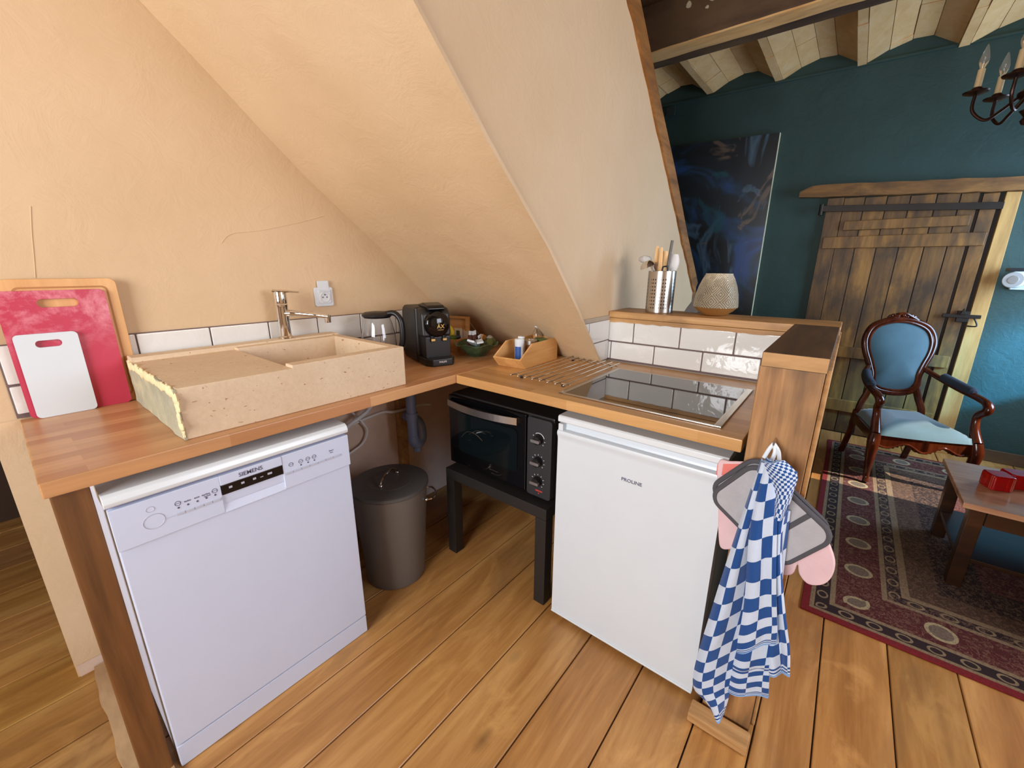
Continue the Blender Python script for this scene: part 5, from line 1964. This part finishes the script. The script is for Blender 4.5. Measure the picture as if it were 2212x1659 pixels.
half = [(0.0, 1.035), (0.09, 1.02), (0.165, 0.975), (0.197, 0.895), (0.19, 0.81), (0.16, 0.72), (0.137, 0.64), (0.132, 0.57), (0.09, 0.525), (0.0, 0.51)]
loop = half + [(-x, z) for x, z in half[-2:0:-1]]
b = B()
lp3 = smooth_path([bk(x, z) for x, z in loop], 5, closed=True)
b.tube(lp3, 0.021, 12, closed=True)
lp4 = smooth_path([bk(x * 0.9, 0.77 + (z - 0.77) * 0.93, -0.014) for x, z in loop], 5, closed=True)
b.tube(lp4, 0.009, 8, closed=True)
for s in (1, -1):
    b.tube(smooth_path([bk(0.13 * s, 0.57), bk(0.15 * s, 0.49), (0.178 * s, 0.205, 0.41), (0.185 * s, 0.2, 0.34)], 5), 0.021, 10)
obj('back_frame', b, MH, t, local=True)
b = B()
rr = random.Random(77)
for i in range(9):
    a = PI * i / 8
    b.ball(bk(0.07 * math.cos(a), 1.045 + 0.022 * math.sin(a), -0.006), 0.014, (1.3, 0.8, 0.9), 10)
for i in range(6):
    b.ball(bk(rr.uniform(-.04, .04), 1.045 + rr.uniform(-.005, .03), -0.014), 0.012, (1.2, 0.8, 1), 10)
b.tube(smooth_path([bk(-0.09, 1.03, -0.01), bk(-0.05, 1.05, -0.02), bk(0, 1.075, -0.02), bk(0.05, 1.05, -0.02), bk(0.09, 1.03, -0.01)], 5), 0.009, 8)
obj('crest_carving', b, MH, t, local=True)
b = B()
def bf(u, v):
    q = 2 * PI * u
    i = u * len(lp3)
    a = lp3[int(i) % len(lp3)].lerp(lp3[(int(i) + 1) % len(lp3)], i - int(i))
    c = Vector(bk(0, 0.78))
    p = c.lerp(a, v * 0.95)
    nn = Vector((0, -math.cos(tilt), math.sin(tilt)))
    return p + nn * (0.038 * (1 - v ** 2.5) + 0.004)
b.grid(60, 10, bf)
bmesh.ops.remove_doubles(b.bm, verts=b.bm.verts[:], dist=0.0006)
bk_faces = [f for f in b.bm.faces]
obj('back_cushion', b, M['velvet'], t, local=True, smooth=80)
b = B()
b.prism([(p.x * 0.97, p.z) for p in [Vector(bk(x, z)) for x, z in loop]], 'y', 0.0, 0.004, M=Matrix.Translation((0, 0, 0)))
for v_ in b.bm.verts:
    v_.co.y += 0.205 + 0.012 + (v_.co.z - 0.42) * math.tan(tilt)
obj('back_panel', b, vel2, t, local=True)
for s in (1, -1):
    b = B()
    pa = smooth_path([bk(0.155 * s, 0.70), (0.215 * s, 0.16, 0.645), (0.25 * s, 0.02, 0.615), (0.268 * s, -0.12, 0.60), (0.268 * s, -0.205, 0.585), (0.262 * s, -0.232, 0.55), (0.25 * s, -0.19, 0.50), (0.246 * s, -0.205, 0.42), (0.252 * s, -0.245, 0.345)], 6)
    b.tube(pa, [interp(i / (len(pa) - 1), [0, 0.3, 0.5, 0.62, 0.8, 1], [0.016, 0.02, 0.023, 0.024, 0.02, 0.03]) for i in range(len(pa))], 12)
    ar = obj('arm', b, MH, t, local=True)
    b = B()
    pa = smooth_path([(0.21 * s, 0.15, 0.668), (0.245 * s, 0.02, 0.64), (0.262 * s, -0.09, 0.625)], 6)
    b.tube(pa, [0.012] + [0.026] * (len(pa) - 2) + [0.012], 12)
    obj('arm_pad', b, vel2, ar, local=True, label='dark padded velvet arm rest')

# ================================================================== coffee table and red glasses
t = thing('coffee_table', 'low wooden coffee table with a polished top on the rug', 'coffee table', (1.515, -2.3, 0.0095))
b = B()
b.box(1.24, 1.79, -2.83, -1.766, 0.395, 0.42, 0.004)
obj('table_top', b, M['table_wood'], t)
for lx in (1.265, 1.715):
    for ly in (-2.8, -1.845):
        b = B()
        b.box(lx, lx + 0.05, ly, ly + 0.05, 0.0098, 0.3945, 0.003)
        obj('leg', b, M['table_dark'], t)
b = B()
b.box(1.27, 1.76, -2.8, -1.8, 0.14, 0.16, 0.003)
obj('shelf', b, M['table_dark'], t)
b = B()
b.box(1.275, 1.29, -2.75, -1.85, 0.32, 0.3945)
b.box(1.74, 1.755, -2.75, -1.85, 0.32, 0.3945)
b.box(1.315, 1.715, -1.83, -1.815, 0.32, 0.3945)
obj('apron', b, M['table_dark'], t)
for k, (px_, py_, lab) in enumerate(((1.505, -1.9, 'red glass candle holder on the table, the one on the left'), (1.575, -1.968, 'red glass candle holder on the table, the one on the right'))):
    b = B()
    a = math.radians(20)
    outp = []
    Mx = Matrix.Translation((px_, py_, 0.4205)) @ Matrix.Rotation(a, 4, 'Z')
    b.prism(rrect(-0.04, 0.04, -0.04, 0.04, 0.012), 'z', 0.0, 0.07, 0.006, M=Mx, seg=3)
    single('candle_holder', b, M['red_glass'], lab, 'candle holder', 'red glasses on the table')

# ================================================================== painting, wall lamp, vent, chandelier
g = N('abstract_painting')
v = g.coord()
n1 = g.noise(v, 1.5, 3, 0.5, 2.0)
n2 = g.noise(g.coord((1, 1.5, 0.8), (0.4, 0, 0)), 1.9, 3, 0.5, 2.4)
n3 = g.noise(g.coord((1, 1, 1), (0.9, 0, 0)), 2.6, 3, 0.5, 1.8)
c = g.ramp(n1, [(0.38, lin((8, 10, 14))), (0.5, lin((14, 24, 30))), (0.57, lin((22, 50, 76))), (0.64, lin((34, 64, 116))), (0.74, lin((20, 30, 40)))])
c = g.mix(g.ramp(n2, [(0.58, (0, 0, 0)), (0.66, (0.8, 0.8, 0.8)), (0.74, (0, 0, 0))]), c, lin((74, 96, 112)))
c = g.mix(g.ramp(n3, [(0.64, (0, 0, 0)), (0.70, (0.7, 0.7, 0.7))]), c, lin((112, 88, 70)))
c = g.mix(g.ramp(n3, [(0.3, (0.8, 0.8, 0.8)), (0.38, (0, 0, 0))]), c, lin((16, 70, 78)))
g.set(base=c, rough=0.35)
M['painting'] = g.m
t = thing('painting', 'large dark blue abstract painting on the teal wall', 'painting', (XF - 0.02, -0.05, 0.72))
b = B()
PY0, PY1, PZ0, PZ1 = -0.552, 0.62, 0.72, 2.455
b.prism([(PY0, PZ0), (PY1, PZ0), (PY1, PZ1 + 0.04), (PY0, PZ1)], 'x', XF - 0.036, XF - 0.033)
obj('canvas', b, M['painting'], t)
b = B()
b.prism([(PY0 - 0.004, PZ0), (PY1, PZ0), (PY1, PZ1 + 0.04), (PY0 - 0.004, PZ1)], 'x', XF - 0.033, XF - 0.001)
obj('canvas_edge', b, plain('raw_canvas', (206, 196, 160), 0.8), t, label='pale unpainted canvas edge')
b = B()
b.box(XF - 0.03, XF - 0.013, 0.34, 0.42, 2.755, 2.83, 0.003)
single('wall_vent', b, plain('dark_vent', (34, 44, 44), 0.7), 'small dark square vent high on the teal wall', 'vent')
t = thing('wall_lamp', 'white spot lamp with a round lens on a bracket beside the door', 'wall lamp', (XF, -2.12, 1.3))
b = B()
b.box(XF - 0.03, XF - 0.0005, -2.2, -2.08, 1.24, 1.36, 0.004)
obj('back_plate', b, M['white_plastic'], t)
b = B()
dirv = Vector((-0.86, 0.42, 0.05)).normalized()
c0 = Vector((3.13, -2.075, 1.305))
b.tube([c0 - dirv * 0.05, c0, c0 + dirv * 0.03, c0 + dirv * 0.034], [0.04, 0.052, 0.052, 0.048], 32)
hd2 = obj('lamp_head', b, M['white_gloss'], t)
b = B()
b.tube([c0 + dirv * 0.034, c0 + dirv * 0.038], [0.028, 0.022], 28)
obj('lens', b, M['frosted'], hd2)
b = B()
b.box(3.10, 3.2, -2.10, -2.03, 1.36, 1.382, 0.003)
b.box(3.10, 3.22, -2.2, -2.115, 1.285, 1.33, 0.003)
obj('bracket', b, M['black_plastic'], t)

CXh, CYh, CZh = 1.842, -1.708, 2.10
t = thing('chandelier', 'dark iron candle chandelier hanging from the living-room ceiling', 'chandelier', (CXh, CYh, CZh))
br = plain('dark_bronze', (58, 34, 24), 0.35, 0.7, var=0.15)
b = B()
b.lathe([(0, -0.12), (0.012, -0.115), (0.02, -0.10), (0.012, -0.085), (0.03, -0.06), (0.012, -0.05), (0.012, -0.03), (0.03, -0.02), (0.05, 0.0), (0.05, 0.012), (0.03, 0.035), (0.014, 0.05), (0.012, 0.12), (0.022, 0.13), (0.012, 0.145), (0.010, 0.2), (0, 0.2)], (CXh, CYh, CZh), 32)
obj('stem', b, br, t)
b = B()
b.cyl((CXh, CYh, CZh + 0.2), (CXh, CYh, 2.86), 0.006, seg=8)
b.lathe([(0, 0), (0.03, 0), (0.05, 0.03), (0.05, 0.04), (0, 0.04)], (CXh, CYh, 2.85), 24)
obj('rod', b, br, t)
left = Vector((-0.626, 0.78, 0))
tow = Vector((-0.78, -0.626, 0))
bulbm = N('clear_bulb')
bulbm.set(base=(1, 0.93, 0.82, 1), rough=0.02, trans=0.9, ior=1.3)
for k in range(6):
    a = math.radians(22 + 60 * k)
    d = left * math.cos(a) + tow * math.sin(a)
    up = Vector((0, 0, 1))
    O = Vector((CXh, CYh, CZh))
    b = B()
    pa = smooth_path([O + d * 0.04, O + d * 0.09 + up * -0.05, O + d * 0.13 + up * -0.075, O + d * 0.178 + up * -0.03, O + d * 0.182 + up * 0.035], 6)
    b.tube(pa, 0.0065, 8)
    arm = obj('arm', b, br, t)
    b = B()
    c1 = O + d * 0.182 + up * 0.035
    b.lathe([(0, 0), (0.02, 0.0), (0.042, 0.008), (0.045, 0.013), (0.02, 0.010), (0.018, 0.026), (0.014, 0.03), (0, 0.03)], c1, 20)
    obj('drip_dish', b, br, arm)
    b = B()
    b.cyl(c1 + up * 0.03, c1 + up * 0.10, 0.0125, seg=16)
    obj('candle_sleeve', b, M['candle'], arm)
    b = B()
    b.lathe([(0, 0.10), (0.009, 0.10), (0.010, 0.108), (0.016, 0.125), (0.0165, 0.14), (0.011, 0.165), (0.004, 0.19), (0, 0.2)], c1, 16)
    obj('bulb', b, bulbm.m, arm)
